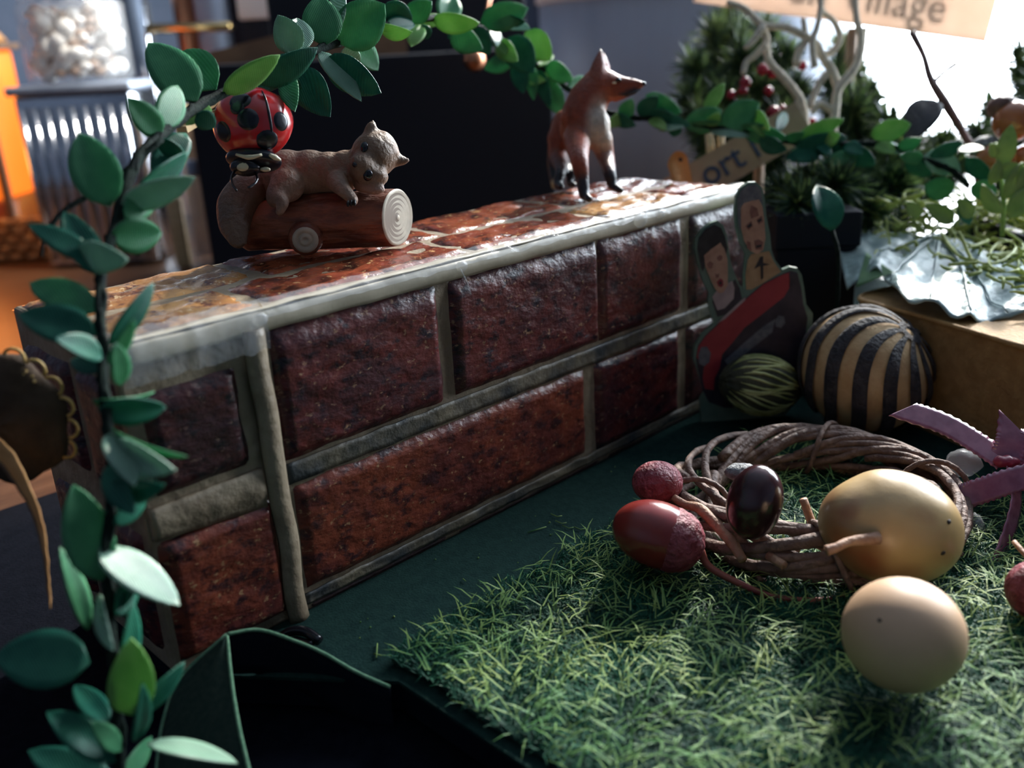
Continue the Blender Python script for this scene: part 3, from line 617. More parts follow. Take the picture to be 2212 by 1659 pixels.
# ------------------------------------------------------------------ leaf garland
VP = [(262, 1720, 2.22), (258, 1600, 2.20), (250, 1480, 2.18), (236, 1330, 2.18), (228, 1200, 2.18), (240, 1080, 2.16), (238, 960, 2.15), (224, 860, 2.16), (222, 760, 2.18), (216, 660, 2.22), (222, 580, 2.26), (245, 500, 2.32), (268, 420, 2.38), (300, 340, 2.46), (350, 290, 2.58), (405, 245, 2.72), (470, 208, 2.90), (560, 160, 3.06), (650, 122, 3.24), (720, 96, 3.42), (790, 68, 3.64), (870, 42, 3.92), (960, 42, 4.25), (1040, 62, 4.55), (1110, 105, 4.78), (1170, 150, 4.92), (1225, 190, 5.0), (1290, 232, 5.02), (1350, 252, 5.0), (1430, 258, 5.0), (1520, 272, 5.0), (1620, 285, 5.02), (1720, 308, 5.05), (1820, 312, 5.05), (1910, 312, 5.0), (2000, 345, 4.92), (2062, 372, 4.85), (2092, 402, 4.80)]
def vdepth(x, y):
    best, d = 1e9, 3
    for a, b in zip(VP, VP[1:]):
        ax, ay, bx, by = a[0], a[1], b[0], b[1]; L2 = (bx-ax)**2+(by-ay)**2
        t_ = max(0, min(1, ((x-ax)*(bx-ax)+(y-ay)*(by-ay))/L2)); q = math.hypot(x-ax-t_*(bx-ax), y-ay-t_*(by-ay))
        if q < best: best, d = q, a[2]*(1-t_)+b[2]*t_
    return d
g = thing('leaf_garland', 'garland of green fabric leaves on dark wire arching over the brick box', 'garland', at(262, 1700, 2.22))
vp = [at(*q) for q in VP]
main = tube(vp, [.012]*12+[.015]*6+[.014]*(len(vp)-18), 8, smoothpath=5)
sv, _ = spline(vp, [0]*len(vp), 5)
coil = [p+(CR*math.cos(i*1.1)+CU*math.sin(i*1.1))*.012 for i, p in enumerate(sv)]
mk('stem', join([main, tube(coil, .008, 5), tube([p+(CU*math.cos(i*.8)+CW*math.sin(i*.8))*.013 for i, p in enumerate(sv)], .007, 5)]), M['wire'], g)
mk('loose_tendril', tube([at(350, 300, 2.50), at(270, 370, 2.44), at(205, 415, 2.40), at(145, 450, 2.36), at(112, 485, 2.33), at(95, 520, 2.32), at(90, 555, 2.31)], [.008, .008, .007, .007, .006, .004, .003], 6, smoothpath=5), M['wire'], g)
def leafmesh(b, tip, w, roll, curl=.12, cup=.25, nl=9, nw=6, th=.0035, blunt=.55):
    ax = tip-b; L_ = ax.length; ax.normalize()
    vd = (b-CAM).normalized(); side = vd.cross(ax)
    if side.length < .05: side = CR.copy()
    side.normalize(); nn = ax.cross(side).normalized()
    if nn.dot(vd) > 0: nn = -nn
    side = Matrix.Rotation(roll, 3, ax) @ side; nn = Matrix.Rotation(roll, 3, ax) @ nn
    def fn(u, v):
        s = v; prof = (math.sin(math.pi*min(1, s**.80))**.72 if 0 < s < 1 else 0)
        prof = max(prof, .05*(1-s))
        x = (u-.5)*w*prof
        return b+ax*(L_*s)+side*x+nn*(curl*L_*(s*(1-s)*1.6-.25*s*s)-cup*abs(x)*1.0*(1 if True else 0)*-.6)
    return sheet(fn, nw, nl, th, nn)
D0, D1, D2, D3 = 'leaf', 'leafd', 'leafl', 'leafg'
LV = [(238, 445, 170, 285, 98, 0, D0), (205, 560, 60, 482, 52, 20, D1), (215, 595, 138, 455, 68, 10, D1), (240, 508, 352, 505, 78, 15, D0), (168, 548, 272, 562, 68, 20, D3), (262, 445, 422, 384, 62, 25, D3), (272, 475, 338, 400, 56, 10, D0),
 (212, 672, 60, 608, 74, 15, D0), (208, 722, 38, 678, 84, 20, D1), (222, 772, 120, 730, 60, 40, D1), (236, 745, 336, 610, 46, 30, D1), (240, 790, 290, 690, 44, 50, D0), (262, 832, 252, 740, 46, 30, D0), (218, 800, 150, 775, 44, 20, D1), (200, 866, 335, 852, 60, 72, D0),
 (212, 885, 362, 882, 64, 25, D1), (242, 928, 402, 992, 50, 78, D0), (246, 962, 372, 1018, 76, 35, D3), (240, 935, 292, 1045, 72, -30, D3), (238, 1060, 352, 1050, 62, 35, D1), (218, 1255, 158, 1045, 98, 0, D0), (246, 1132, 322, 1070, 44, 30, D1), (214, 1185, 390, 1306, 90, -35, D3),
 (190, 1360, 132, 1180, 46, 30, D0), (212, 1285, 240, 1405, 60, 65, D3), (284, 1545, 284, 1382, 92, 0, D2), (192, 1432, -15, 1415, 122, 10, D1), (282, 1545, 402, 1432, 50, 40, D1), (262, 1482, 292, 1300, 54, 45, D1), (318, 1605, 515, 1645, 62, -55, D3), (262, 1622, 198, 1558, 44, 20, D0), (252, 1645, 100, 1535, 74, 15, D1),
 (292, 1602, 312, 1480, 40, 40, D1), (232, 1562, 160, 1478, 54, 20, D1), (300, 1255, 238, 1325, 46, 40, D1), (250, 1330, 300, 1260, 40, 20, D1), (225, 1010, 290, 1110, 60, 30, D1), (230, 1110, 300, 1010, 50, 45, D1), (245, 1700, 60, 1620, 80, 10, D1), (262, 1690, 330, 1590, 44, 30, D0),
 (348, 292, 275, 212, 58, 10, D0), (352, 275, 386, 182, 62, 10, D0), (425, 218, 318, 88, 96, 15, D0), (466, 192, 384, 112, 88, 5, D0), (402, 288, 330, 378, 64, 20, D1), (300, 405, 412, 330, 52, 40, D1), (345, 300, 400, 345, 44, 40, D1), (425, 246, 466, 276, 44, 10, D1), (452, 228, 402, 268, 40, 30, D2),
 (482, 202, 606, 120, 58, 35, D2), (560, 182, 688, 105, 60, 25, D1), (640, 115, 600, 32, 62, 5, D3), (652, 108, 642, 38, 56, 15, D3), (700, 98, 690, -12, 82, 5, D0), (730, 92, 832, 8, 98, 10, D0), (716, 78, 738, -22, 62, -45, D3), (688, 110, 782, 218, 50, -38, D3), (702, 128, 822, 202, 74, 20, D1), (760, 85, 818, 152, 56, -25, D0),
 (642, 150, 712, 252, 76, 10, D1), (618, 160, 636, 240, 44, 20, D0), (645, 120, 555, 200, 60, 30, D1), (748, 100, 772, 142, 44, 30, D3), (600, 150, 650, 205, 50, 30, D1), (822, 18, 892, 48, 64, 20, D1), (818, 62, 888, 72, 40, 40, D2), (880, 42, 932, 4, 48, 10, D0), (905, 52, 888, 98, 42, 10, D2), (905, 55, 925, 85, 40, 30, D1),
 (934, 42, 1036, 52, 48, 30, D2), (962, 48, 976, -16, 56, 5, D0), (972, 72, 1042, 106, 52, 10, D0), (1020, 60, 1058, 118, 46, 15, D1), (1038, 48, 1143, 18, 58, 10, D0), (1078, 38, 1135, 46, 34, 50, D1), (1066, 58, 1074, 98, 28, -30, D3), (1108, 128, 1046, 150, 38, 10, D0), (1074, 92, 1118, 132, 40, 10, D2), (1098, 80, 1152, 158, 66, 10, D1), (1136, 68, 1190, 132, 58, 5, D2),
 (1118, 132, 1130, 202, 40, 15, D1), (1150, 142, 1152, 216, 28, 20, D0), (1164, 150, 1188, 232, 30, 20, D1), (1180, 172, 1216, 252, 44, 10, D0), (1180, 142, 1238, 172, 44, 20, D0), (1226, 188, 1268, 168, 28, 10, D0), (1100, 60, 1145, 62, 30, -55, D3),
 (1344, 252, 1366, 214, 34, 10, D0), (1378, 248, 1422, 208, 38, 20, D1), (1395, 205, 1472, 246, 44, 25, D0), (1398, 245, 1468, 268, 44, 20, D1), (1422, 276, 1478, 272, 40, -62, D3), (1326, 250, 1372, 272, 30, 20, D1), (1478, 272, 1562, 238, 48, 20, D0), (1522, 242, 1566, 178, 30, 10, D2), (1558, 272, 1642, 222, 62, 10, D0), (1490, 268, 1562, 268, 40, 45, D0), (1532, 284, 1622, 292, 40, -58, D3),
 (1598, 272, 1702, 302, 46, 30, D0), (1630, 240, 1662, 282, 28, 30, D2), (1678, 284, 1698, 240, 24, 10, D1), (1718, 302, 1824, 258, 44, 35, D2), (1718, 316, 1832, 298, 46, 25, D1), (1880, 292, 1970, 268, 46, 10, D2), (1772, 330, 1698, 342, 44, 30, D1), (1828, 318, 1892, 358, 44, 20, D1), (1852, 340, 1778, 352, 34, 30, D0), (1896, 310, 1962, 332, 34, -55, D3),
 (2008, 338, 2084, 308, 34, 20, D1), (2068, 322, 2128, 320, 34, -60, D3), (1996, 338, 2078, 368, 56, -25, D3), (1998, 400, 2064, 412, 52, 15, D0), (2088, 340, 2144, 392, 38, 20, D1), (2098, 402, 2154, 420, 42, 10, D0), (1958, 342, 2012, 382, 38, 30, D1), (2082, 430, 2094, 486, 34, 20, D1), (1940, 322, 1990, 300, 30, 20, D0), (1760, 300, 1790, 340, 40, 30, D1), (1640, 300, 1700, 325, 40, 30, D1)]
def addleaf(bx, by, tx, ty, w, roll, m, dd=None):
    d = vdepth(bx, by); L_ = math.hypot(tx-bx, ty-by)*d/F
    true = max(L_, .19 if d < 3.2 else .17)             # foreshortened leaves point towards or away from the chair
    dz = math.sqrt(max(0, min(true, L_*1.35)**2-L_**2))*random.choice((-1, 1))
    mk('leaf', leafmesh(at(bx, by, d-.012), at(tx, ty, d-.012+dz*.8), w*d/F*1.05, math.radians(roll), random.uniform(.02, .16), random.uniform(.0, .5)), M[m], g)
for q in LV: addleaf(*q)
for _ in range(34):
    i = random.randrange(20, len(VP)-3); a, b = VP[i], VP[i+1]; s = random.random(); x, y = a[0]*(1-s)+b[0]*s, a[1]*(1-s)+b[1]*s; d = a[2]*(1-s)+b[2]*s
    th = random.uniform(0, 2*math.pi); L_ = .15*F/d
    if 1215 < x < 1340: continue
    addleaf(x, y, x+L_*math.cos(th)*.8, y+L_*math.sin(th)*.55, random.uniform(36, 52)*4/d*.8, random.uniform(-50, 50), random.choice((D0, D1, D1, D2)))

# ------------------------------------------------------------------ card cut-out of two people in a red car
CH = 3.99; HC = Vector((CAM.x, CAM.y, 0))
cnor = (HF+HR*-.06).normalized()
def onc(px, py, off=0):
    d = CW+CR*((px-1106)/F)-CU*((py-829.5)/F); k = (CH-off)/d.dot(cnor); return CAM+d*k
def cc(pts, off=0): return [onc(1470+x/3.13, 370+y/3.13, off) for x, y in pts]
oc = [(140, 1640), (133, 1540), (165, 1490), (130, 1400), (85, 1260), (95, 1180), (140, 1110), (225, 1030), (205, 960), (185, 880), (190, 820), (150, 740), (120, 640), (95, 520), (100, 460), (140, 400), (200, 350), (250, 335), (290, 365), (310, 420), (325, 520), (340, 620), (370, 700), (400, 770), (432, 795), (432, 700), (440, 560), (400, 480), (375, 380), (365, 260), (375, 170), (410, 110), (460, 75), (510, 72), (550, 110), (570, 180), (580, 300), (605, 420), (615, 530), (640, 600), (690, 665), (740, 645), (790, 655), (820, 700), (835, 780), (850, 900), (895, 960), (892, 1040), (870, 1150), (880, 1300), (860, 1480), (780, 1560), (700, 1640)]
pts = cc(oc); zmin = min(p.z for p in pts)
for p in pts:
    if p.z < .004 or p.z < zmin+.03: p.z = .002
t = thing('card_cutout', 'flat card cut-out of two people riding in a red car, leaning by the box', 'cutout', onc(1600, 880))
t.location.z = 0; ORG[t.name] = t.location.copy()
mk('card', prism(pts, cnor, .022), M['card'], t, smooth=False)
def pr(name, p, m, lay=1, par=None): return mk(name, prism(cc(p, .0022*lay), cnor, .0022), M[m], par or t, smooth=False)
pr('printed_car', [(150, 1480), (130, 1400), (105, 1270), (120, 1180), (170, 1110), (245, 1040), (300, 985), (420, 880), (560, 760), (700, 690), (745, 672), (790, 685), (815, 780), (830, 900), (860, 990), (840, 1150), (840, 1480), (700, 1590), (300, 1600), (190, 1560)], 'pdark', 1)
pr('printed_bonnet', [(110, 1260), (120, 1185), (170, 1115), (245, 1045), (300, 990), (420, 885), (560, 765), (700, 695), (740, 685), (735, 790), (700, 850), (560, 960), (430, 1060), (350, 1160), (280, 1240), (265, 1330), (230, 1400), (225, 1480), (165, 1470), (150, 1400), (160, 1320)], 'pred', 2)
pr('printed_wheel', [(120, 1240), (140, 1190), (180, 1185), (205, 1230), (195, 1290), (160, 1320), (125, 1300)], 'grey', 3); pr('printed_wheel', [(640, 1010), (665, 975), (700, 985), (710, 1025), (680, 1060), (645, 1050)], 'grey', 2)
pr('printed_headlamp', [(735, 690), (790, 690), (805, 770), (745, 790)], 'pdark', 3); pr('printed_grille', [(300, 1280), (420, 1170), (560, 1050), (640, 1000), (620, 1090), (480, 1200), (330, 1330)], 'grey', 2)
pr('printed_trim', [(245, 1030), (290, 985), (420, 865), (440, 850), (440, 870), (300, 1000)], 'shirt', 3)
# passenger: black hair, shut eyes, open mouth
pr('printed_jacket', [(215, 880), (240, 860), (330, 780), (370, 730), (400, 790), (415, 860), (300, 970), (250, 985)], 'pdark', 1); pr('printed_shirt', [(215, 850), (250, 800), (350, 740), (365, 790), (360, 860), (300, 925), (250, 940)], 'shirt', 2)
pr('printed_hair', [(115, 520), (125, 450), (170, 390), (230, 360), (275, 385), (300, 440), (318, 520), (310, 560), (270, 480), (160, 570), (165, 640), (150, 680), (130, 600)], 'hair', 3)
fc = pr('printed_face', [(158, 570), (200, 530), (272, 482), (300, 530), (318, 600), (320, 690), (320, 770), (290, 820), (260, 825), (230, 790), (200, 720), (170, 650)], 'skin', 3)
for p in ([(180, 630), (200, 608), (222, 622), (215, 655), (195, 660)], [(245, 585), (270, 565), (285, 575), (280, 600), (258, 608)], [(235, 690), (250, 700), (262, 690), (258, 720), (240, 722)]): pr('printed_feature', p, 'skin2', 4, fc)
pr('printed_mouth', [(245, 750), (268, 725), (288, 735), (290, 770), (275, 785), (255, 775)], 'lip', 4, fc); pr('printed_mouth_shadow', [(258, 752), (275, 742), (280, 762), (265, 770)], 'hair', 5, fc)
# driver: greying hair, tan coat with dark straps
pr('printed_coat', [(445, 800), (440, 700), (455, 600), (480, 560), (600, 540), (630, 610), (680, 680), (640, 705), (560, 755), (480, 800)], 'tan', 1)
pr('printed_strap', [(500, 660), (540, 580), (560, 575), (560, 620), (605, 630), (560, 640), (560, 720), (545, 735), (540, 640)], 'hair', 2)
pr('printed_hair', [(385, 300), (385, 190), (410, 130), (460, 95), (510, 92), (545, 130), (558, 230), (530, 190), (480, 200), (430, 215), (405, 250), (410, 380), (400, 400)], 'grey', 2)
fc = pr('printed_face', [(408, 250), (430, 215), (480, 200), (530, 190), (555, 240), (568, 350), (575, 450), (560, 530), (520, 560), (470, 540), (430, 470), (410, 380)], 'skin', 2)
for p in ([(440, 370), (480, 335), (490, 370), (460, 400)], [(515, 330), (550, 300), (560, 340), (530, 360)], [(500, 470), (530, 460), (560, 480), (550, 530), (510, 530)], [(480, 230), (520, 250), (530, 300), (480, 320), (470, 270)], [(450, 470), (475, 480), (480, 540), (450, 520)]): pr('printed_feature', p, 'skin2', 3, fc)
for p in ([(450, 372), (478, 350), (482, 368), (460, 385)], [(520, 335), (545, 318), (550, 332), (528, 348)], [(510, 505), (550, 495), (545, 512), (515, 518)]): pr('printed_feature', p, 'hair', 4, fc)

# ------------------------------------------------------------------ dried fruit behind the wreath
def zfix(px, py, d, r): return at(px, py, d)
c = at(1868, 802, 4.10); R_ = .282; c.z = max(c.z, R_*.985)
pole = (CR*.50+CU*.60-CW*.62).normalized(); pa_, pb_ = frame(pole)
t = thing('slit_dried_orange', 'round dried orange with black rind slit into pale stripes', 'dried fruit', (c.x, c.y, 0))
NS = 11
def orad(x, y, z):
    th = math.atan2(y, x)+.35*z; w_ = math.sin(NS*th/1.0*.5)
    return 1
nu, nv = NS*12, 30; v, f, mi = [], [], []
for j in range(nv+1):
    ph = math.pi*j/nv
    for i in range(nu):
        th = 2*math.pi*i/nu-.85*math.cos(ph)
        s = math.cos(NS*2*math.pi*i/nu); open_ = sst(.06, .30, j/nv)*sst(.98, .8, j/nv)
        ridge = (1+.035*sst(-.1, .3, s)*open_)-.03*(1-open_)*0
        dv = (pa_*math.cos(th)*math.sin(ph)+pb_*math.sin(th)*math.sin(ph)+pole*math.cos(ph)*.93)
        rr_ = R_*ridge*(1+.03*nz(dv, 2.2))
        if j == 0: rr_ *= .93
        v.append(c+dv*rr_)
for j in range(nv):
    for i in range(nu):
        i2 = (i+1) % nu; f.append((j*nu+i, (j+1)*nu+i, (j+1)*nu+i2, j*nu+i2))
        s = math.cos(NS*2*math.pi*(i+.5)/nu); q = (j+.5)/nv
        wthr = .55 if q < .14 or q > .9 else .05
        mi.append(0 if (s > -.02 or q < .08 or q > .93) else 1)
zm = min(p.z for p in v)
mk('pith', ell(c, (pa_*R_*.975, pb_*R_*.975, pole*R_*.91), 40, 24), M['flesh'], t)
keep = [q for q, k_ in zip(f, mi) if k_ == 0]
mk('rind_strips', (v, keep), M['rind'], t)
def lime(px, py, d, rx, ry, axis, label, cat):
    c = at(px, py, d); k = d/F; a = axis.normalized(); b, e = frame(a)
    rb = ry*k; c.z = max(c.z, rb*.98)
    t = thing('dried_lime', label, cat, (c.x, c.y, 0), None)
    mk('husk', ell(c, (b*rb, e*rb, a*rx*k), 36, 20, lambda x, y, z: 1+.03*math.sin(12*math.atan2(y, x))), M['fibred'], t)
    for q in range(46):
        th = 2*math.pi*q/46+random.uniform(-.05, .05); pts = []
        z0_, z1_ = random.uniform(-.95, -.3), random.uniform(.5, .97)
        for s in LS(z0_, z1_, 8):
            w_ = math.sqrt(1-s*s)*1.01; tt = th+.15*math.sin(3*s+q)
            pts.append(c+b*rb*w_*math.cos(tt)+e*rb*w_*math.sin(tt)+a*rx*k*s)
        mk('fibre', tube(pts, [.002]+[random.uniform(.0045, .0075)]*6+[.002], 5), M['fibre'], t)
    return t
lime(1642, 832, 4.22, 92, 64, (CR*.96+CU*-.10+CW*.25), 'yellow-green fibrous dried lime in front of the red car cut-out', 'dried fruit')
lime(1782, 788, 4.62, 70, 66, (CR*.7+CU*.6+CW*.1), 'fibrous dried lime mostly hidden behind the striped dried orange', 'dried fruit')

# ------------------------------------------------------------------ cork block with leaves
ch = .50
cA = onz(1832, 640, ch); cB = onz(2000, 684, ch); cC = onz(2225, 752, ch)
dirB = (cC-cB).normalized(); nb = Vector((-dirB.y, dirB.x, 0))
if nb.dot(HF) < 0: nb = -nb
out = [cB.lerp(cC, 2.6)]+[cC, cB, cA.lerp(cB, .35)+nb*.0]
p1 = cA.lerp(cB, .25); ctrl = cA-dirB*.02
for s in LS(0, 1, 9):
    q = (1-s)**2*p1+2*s*(1-s)*(ctrl)+s*s*(ctrl+nb*.30); out.append(q)
out += [ctrl+nb*.75, cB.lerp(cC, 2.6)+nb*.75]
t = thing('cork_block', 'tan speckled cork block carrying the silvery leaf, right of dried orange', 'block', (cB.x, cB.y, 0))
mk('block_body', prism([(p.x, p.y, 0) for p in out], UP, ch), M['cork'], t, smooth=False)
mk('block_rim', tube([Vector((p.x, p.y, ch-.006)) for p in out[1:-2]], .012, 8, smoothpath=3), M['cork'], t)
# silvery leaf
def bl(px, py, z): return onz(px, py, z)
t = thing('silvery_leaf', 'large crinkled silvery grey-green leaf lying on the cork block edge', 'leaf', bl(2000, 600, ch))
top = [(1800, 512, .60), (1880, 500, .60), (1980, 505, .60), (2080, 520, .60), (2160, 545, .60), (2260, 560, .60)]
botm = [(1830, 622, .515), (1895, 582, .60), (1955, 640, .57), (2062, 672, .55), (2135, 695, .50), (2260, 650, .56)]
tp_ = spline([bl(*q) for q in top], [0]*6, 6)[0]; bt_ = spline([bl(*q) for q in botm], [0]*6, 6)[0]
def lf(u, v):
    p = interp(tp_, u).lerp(interp(bt_, u), v)
    return p+UP*(.022*noise.fractal(Vector((u*9, v*5, 1)), 1, 2, 3)+.03*math.sin(v*math.pi)*(1-.4*u)+.012*math.sin(u*40+v*6)*(.3+v*.4))
mk('leaf_blade', sheet(lf, 60, 26, .008, UP), M['big'], t)
for u0_ in (.12, .3, .5, .7, .88):
    mk('vein', tube([lf(.5+(u0_-.5)*s*1.0, s)+UP*.008 for s in LS(.02, .98, 16)], [.010*(1-.7*i/15) for i in range(16)], 6), M['big'], t)
mk('folded_lobe', sheet(lambda u, v: at(1850, 620, dep(bl(1850, 620, .53))-.01).lerp(at(1872, 545, dep(bl(1872, 545, .62))-.03), v).lerp(at(1930, 588, dep(bl(1930, 588, .60))-.03), u*(1-.0*v)), 8, 8, .006, HF*-1), M['bigd'], t, label='dark green folded lobe')
# moss and fronds on top
v = []
def strand(c, L_, r, seed, lift):
    rr = random.Random(seed); a = rr.uniform(0, 6.28); p = Vector(c); pts = [p.copy()]; e_ = rr.uniform(-.1, .5)*lift
    cu = rr.uniform(-1.6, 1.6)
    for i in range(7):
        a += cu*.35+rr.uniform(-.3, .3); e_ += rr.uniform(-.35, .25)
        p = p+Vector((math.cos(a)*math.cos(e_), math.sin(a)*math.cos(e_), math.sin(e_)))*L_/7; p.z = max(p.z, ch+.03); pts.append(p.copy())
    return tube(pts, [r]*6+[r*.7, r*.4], 5)
ms = []
for i in range(420):
    px, py = random.uniform(1880, 2330), random.uniform(430, 640)
    if py > 560+.25*(px-1950): continue
    dd = min(dep(onz(px, py, ch+.09)), 5.05); ms.append(strand(at(px, py, dd), random.uniform(.10, .26), random.uniform(.005, .010), i, 1))
o = mk('moss_tangle', join(ms), M['moss'], kind='stuff', loc=onz(2080, 520, ch+.05)); tag(o, 'tangle of yellow-green curly moss strands on top of the silvery leaf', 'moss')
t = thing('moss_frond', 'yellow-green forked moss frond curling over the silvery leaf', 'moss', onz(2080, 560, ch+.1))
for pts, r in [([(2035, 505), (2050, 530), (2075, 555), (2110, 565)], .016), ([(2110, 565), (2135, 570), (2170, 560), (2195, 535), (2180, 522), (2150, 530), (2135, 560), (2145, 580), (2175, 588), (2200, 583)], .009), ([(2090, 535), (2110, 530), (2135, 520)], .014), ([(2050, 572), (2085, 568), (2110, 566)], .012)]:
    mk('frond', tube([onz(x, y, ch+.13) for x, y in pts], [r*(.6+.4*math.sin(3*i)) for i in range(len(pts))], 7, smoothpath=4), M['moss'], t)
# pale green lobed plant on the right
t = thing('lobed_plant', 'pale green lobed plant sprig at the right picture edge by chestnuts', 'plant', at(2165, 510, 4.66))
mk('stem', tube([at(2165, 510, 4.66), at(2168, 440, 4.6), at(2160, 360, 4.65), at(2150, 310, 4.7)], .012, 7, smoothpath=4), M['fern'], t)
for bx, by, tx, ty, w in [(2165, 360, 2185, 268, 48), (2150, 380, 2205, 355, 40), (2140, 400, 2160, 345, 34), (2170, 430, 2212, 350, 52), (2160, 460, 2120, 400, 44), (2180, 470, 2235, 400, 56), (2150, 340, 2142, 310, 26), (2195, 420, 2250, 330, 50), (2100, 470, 2070, 430, 40), (2060, 480, 2000, 440, 44), (1985, 470, 1960, 435, 36)]:
    d = 4.58; a_, b_ = at(bx, by, d), at(tx, ty, d-.03)
    mk('lobe', leafmesh(a_, b_, w*.85*d/F, random.uniform(-.6, .6), .12, .4, nl=10, nw=6, th=.008), M['fern'], t)
# small stray leaf at the block corner
t = thing('upright_leaf', 'single upright grey-green leaf standing left of the cork block', 'leaf', under(1812, 580, 4.40))
mk('leaf_blade', leafmesh(at(1798, 500, 4.35), at(1766, 396, 4.42), 66*4.4/F, .35, .25, .5), M['leafd'], t); mk('stalk', tube([under(1812, 580, 4.40), at(1812, 580, 4.38), at(1798, 498, 4.35)], .010, 6, smoothpath=4), M['wire'], t)

# ------------------------------------------------------------------ wreath
wc = Vector((1.97, -.93, 0)); MR = .425
t = thing('twig_wreath', 'round wreath of woven brown vine twigs lying on the grass mat', 'wreath', (wc.x, wc.y, .02))
wz = .115
wt = []
for k_ in range(13):
    ph = k_*2.4; n1 = 2+k_ % 3; pts = []; r0 = random.uniform(.0, 6.28); span = 2*math.pi*random.uniform(.8, 1.15); rad = random.uniform(.013, .024)
    for i in range(46):
        a = r0+span*i/45; ps_ = ph+n1*a*.55
        rr_ = MR+.072*math.cos(ps_)+.012*nz((a*2, k_, 0), 1); zz = wz+.078*math.sin(ps_)+.008*nz((a*3, k_, 4), 1)
        pts.append(wc+Vector((math.cos(a)*rr_, math.sin(a)*rr_, max(zz, rad+.02))))
    mk('twig', tube(pts, [rad*(.9+.2*nz((i*.7, k_, 2), 1)) for i in range(46)], 8), M['twig'], t)
for a, sp in [(.45, .5), (2.5, .55), (3.6, -.6), (4.6, .4), (5.6, .5)]:
    pts = []
    for i in range(22):
        th = 2*math.pi*i/20-1; b_ = a+sp*(i/21-.5)
        pts.append(wc+Vector((math.cos(b_)*(MR+.108*math.cos(th)), math.sin(b_)*(MR+.108*math.cos(th)), max(.022, wz+.105*math.sin(th)))))
    mk('binding_twig', tube(pts, .010, 7), M['twig'], t)
mk('twig_stub', tube([at(1770, 1165, 3.05), at(1752, 1125, 3.05), at(1735, 1078, 3.04)], [.022, .014, .013], 8, smoothpath=3), M['twigl'], t); mk('twig_stub', tube([at(1660, 1200, 2.98), at(1694, 1222, 2.92)], .014, 8), M['twigl'], t)
mk('glue_blob', ell(at(2082, 1000, 3.42), (HR*.06, UP*.05, HF*.05), 16, 10, lambda x, y, z: 1+.25*nz((x, y, z), 3)), M['glue'], t)
mk('glue_blob', ell(at(2105, 1150, 3.25), (HR*.03, UP*.07, HF*.04), 16, 10, lambda x, y, z: 1+.25*nz((x, y, z), 3)), M['glue'], t)

def fruit(name, label, cat, c, axes, m, fn=None, base=0, nu=40, nv=26, group=None):
    zm = min(p.z for p in ell(c, axes, nu, nv, fn)[0]); c = Vector(c)
    if zm < base: c.z += base-zm
    t = thing(name, label, cat, (c.x, c.y, max(base, 0)), group)
    o = mk('fruit_skin', ell(c, axes, nu, nv, fn), m, t); return t, o, c
# big rosehip
ax = (CR*.94-CU*.30-CW*.2).normalized(); b_, e_ = frame(ax)
t, o, c = fruit('rosehip', 'large glossy red rosehip with rough right end resting on grass', 'berry', at(1420, 1155, 3.06), (b_*.108, e_*.108, ax*.148), M['berry'], base=.03)
mk('rough_end', ell(c+ax*.050, (b_*.1035, e_*.1035, ax*.103), 36, 20, lambda x, y, z: 1+.035*nz((x, y, z), 9)), M['berryr'], t)
mk('stalk', tube([c+ax*.14, at(1530, 1222, 3.03), at(1580, 1252, 2.99), at(1660, 1286, 2.94), at(1740, 1297, 2.92), at(1800, 1292, 2.93), at(1842, 1280, 2.95)], [.014, .012, .011, .010, .009, .008, .006], 8, smoothpath=5), M['rstem'], t)
t, o, c = fruit('rosehip', 'small rough dark red rosehip behind the large glossy one', 'berry', at(1420, 1042, 3.30), (CR*.088, CU*.075, CW*.08), M['berryr'], lambda x, y, z: 1+.02*nz((x, y, z), 8), base=.03)
mk('stalk', tube([at(1455, 1075, 3.25), at(1480, 1090, 3.22), at(1510, 1098, 3.18), at(1545, 1130, 3.12), at(1580, 1170, 3.06), at(1605, 1210, 3.0)], [.013, .014, .018, .020, .019, .015], 8, smoothpath=5), M['twigl'], t)
ax = (CR*.18+CU*.95-CW*.25).normalized(); b_, e_ = frame(ax)
t, o, c = fruit('acorn', 'dark glossy acorn standing inside the wreath at left', 'acorn', at(1630, 1085, 2.98), (b_*.086, e_*.086, ax*.122), M['acorn'], base=.03)
cp = at(1602, 1020, 3.08); mk('acorn_cap', ell(cp, (CR*.055, CU*.030, CW*.04), 22, 12, lambda x, y, z: 1+.08*math.sin(x*20)*math.sin(z*18)), M['acap'], t)
# yellow fruit and pale ball
ax = (CR*.95-CU*.22+CW*.1).normalized(); b_, e_ = frame(ax)
def pearfn(x, y, z): return 1-.10*math.exp(-((z+.75)/.3)**2)*(x > -2)*(.4+.6*max(0, y))+.02*nz((x, y, z), 1.5)-.05*math.exp(-((z+.1)**2+(x-.5)**2)/.05)*0
t, o, c = fruit('yellow_fruit', 'yellow ripe fruit with brown blush propped on the wreath', 'fruit', at(1922, 1138, 2.90), (b_*.172, e_*.172, ax*.222), M['pear'], pearfn, base=.05, nu=72, nv=48)
bpy.context.view_layer.update()
def hit(ob, px, py):
    ok, loc, nn, _ = ob.ray_cast(CAM-ORG[ob.name], (at(px, py, 1)-CAM).normalized()); return loc+ORG[ob.name] if ok else c
BL_ = [(hit(o, x, y), r_, k_) for x, y, r_, k_ in [(1808, 1150, .13, .85), (1790, 1195, .10, .9), (1860, 1225, .10, .7), (1795, 1080, .075, .7), (1885, 1180, .07, .55), (1840, 1105, .06, .5), (1930, 1250, .10, .55), (1990, 1100, .05, .25)]]
def pearcol(p):
    c_ = lerp((.60, .41, .19), (.50, .31, .12), .5+.5*nz(p, 6))
    for q, r_, k_ in BL_: c_ = lerp(c_, (.24, .070, .028), k_*(1-sst(.01, r_, (p-q).length+.05*nz(p, 12))))
    return c_
paint(o, pearcol)
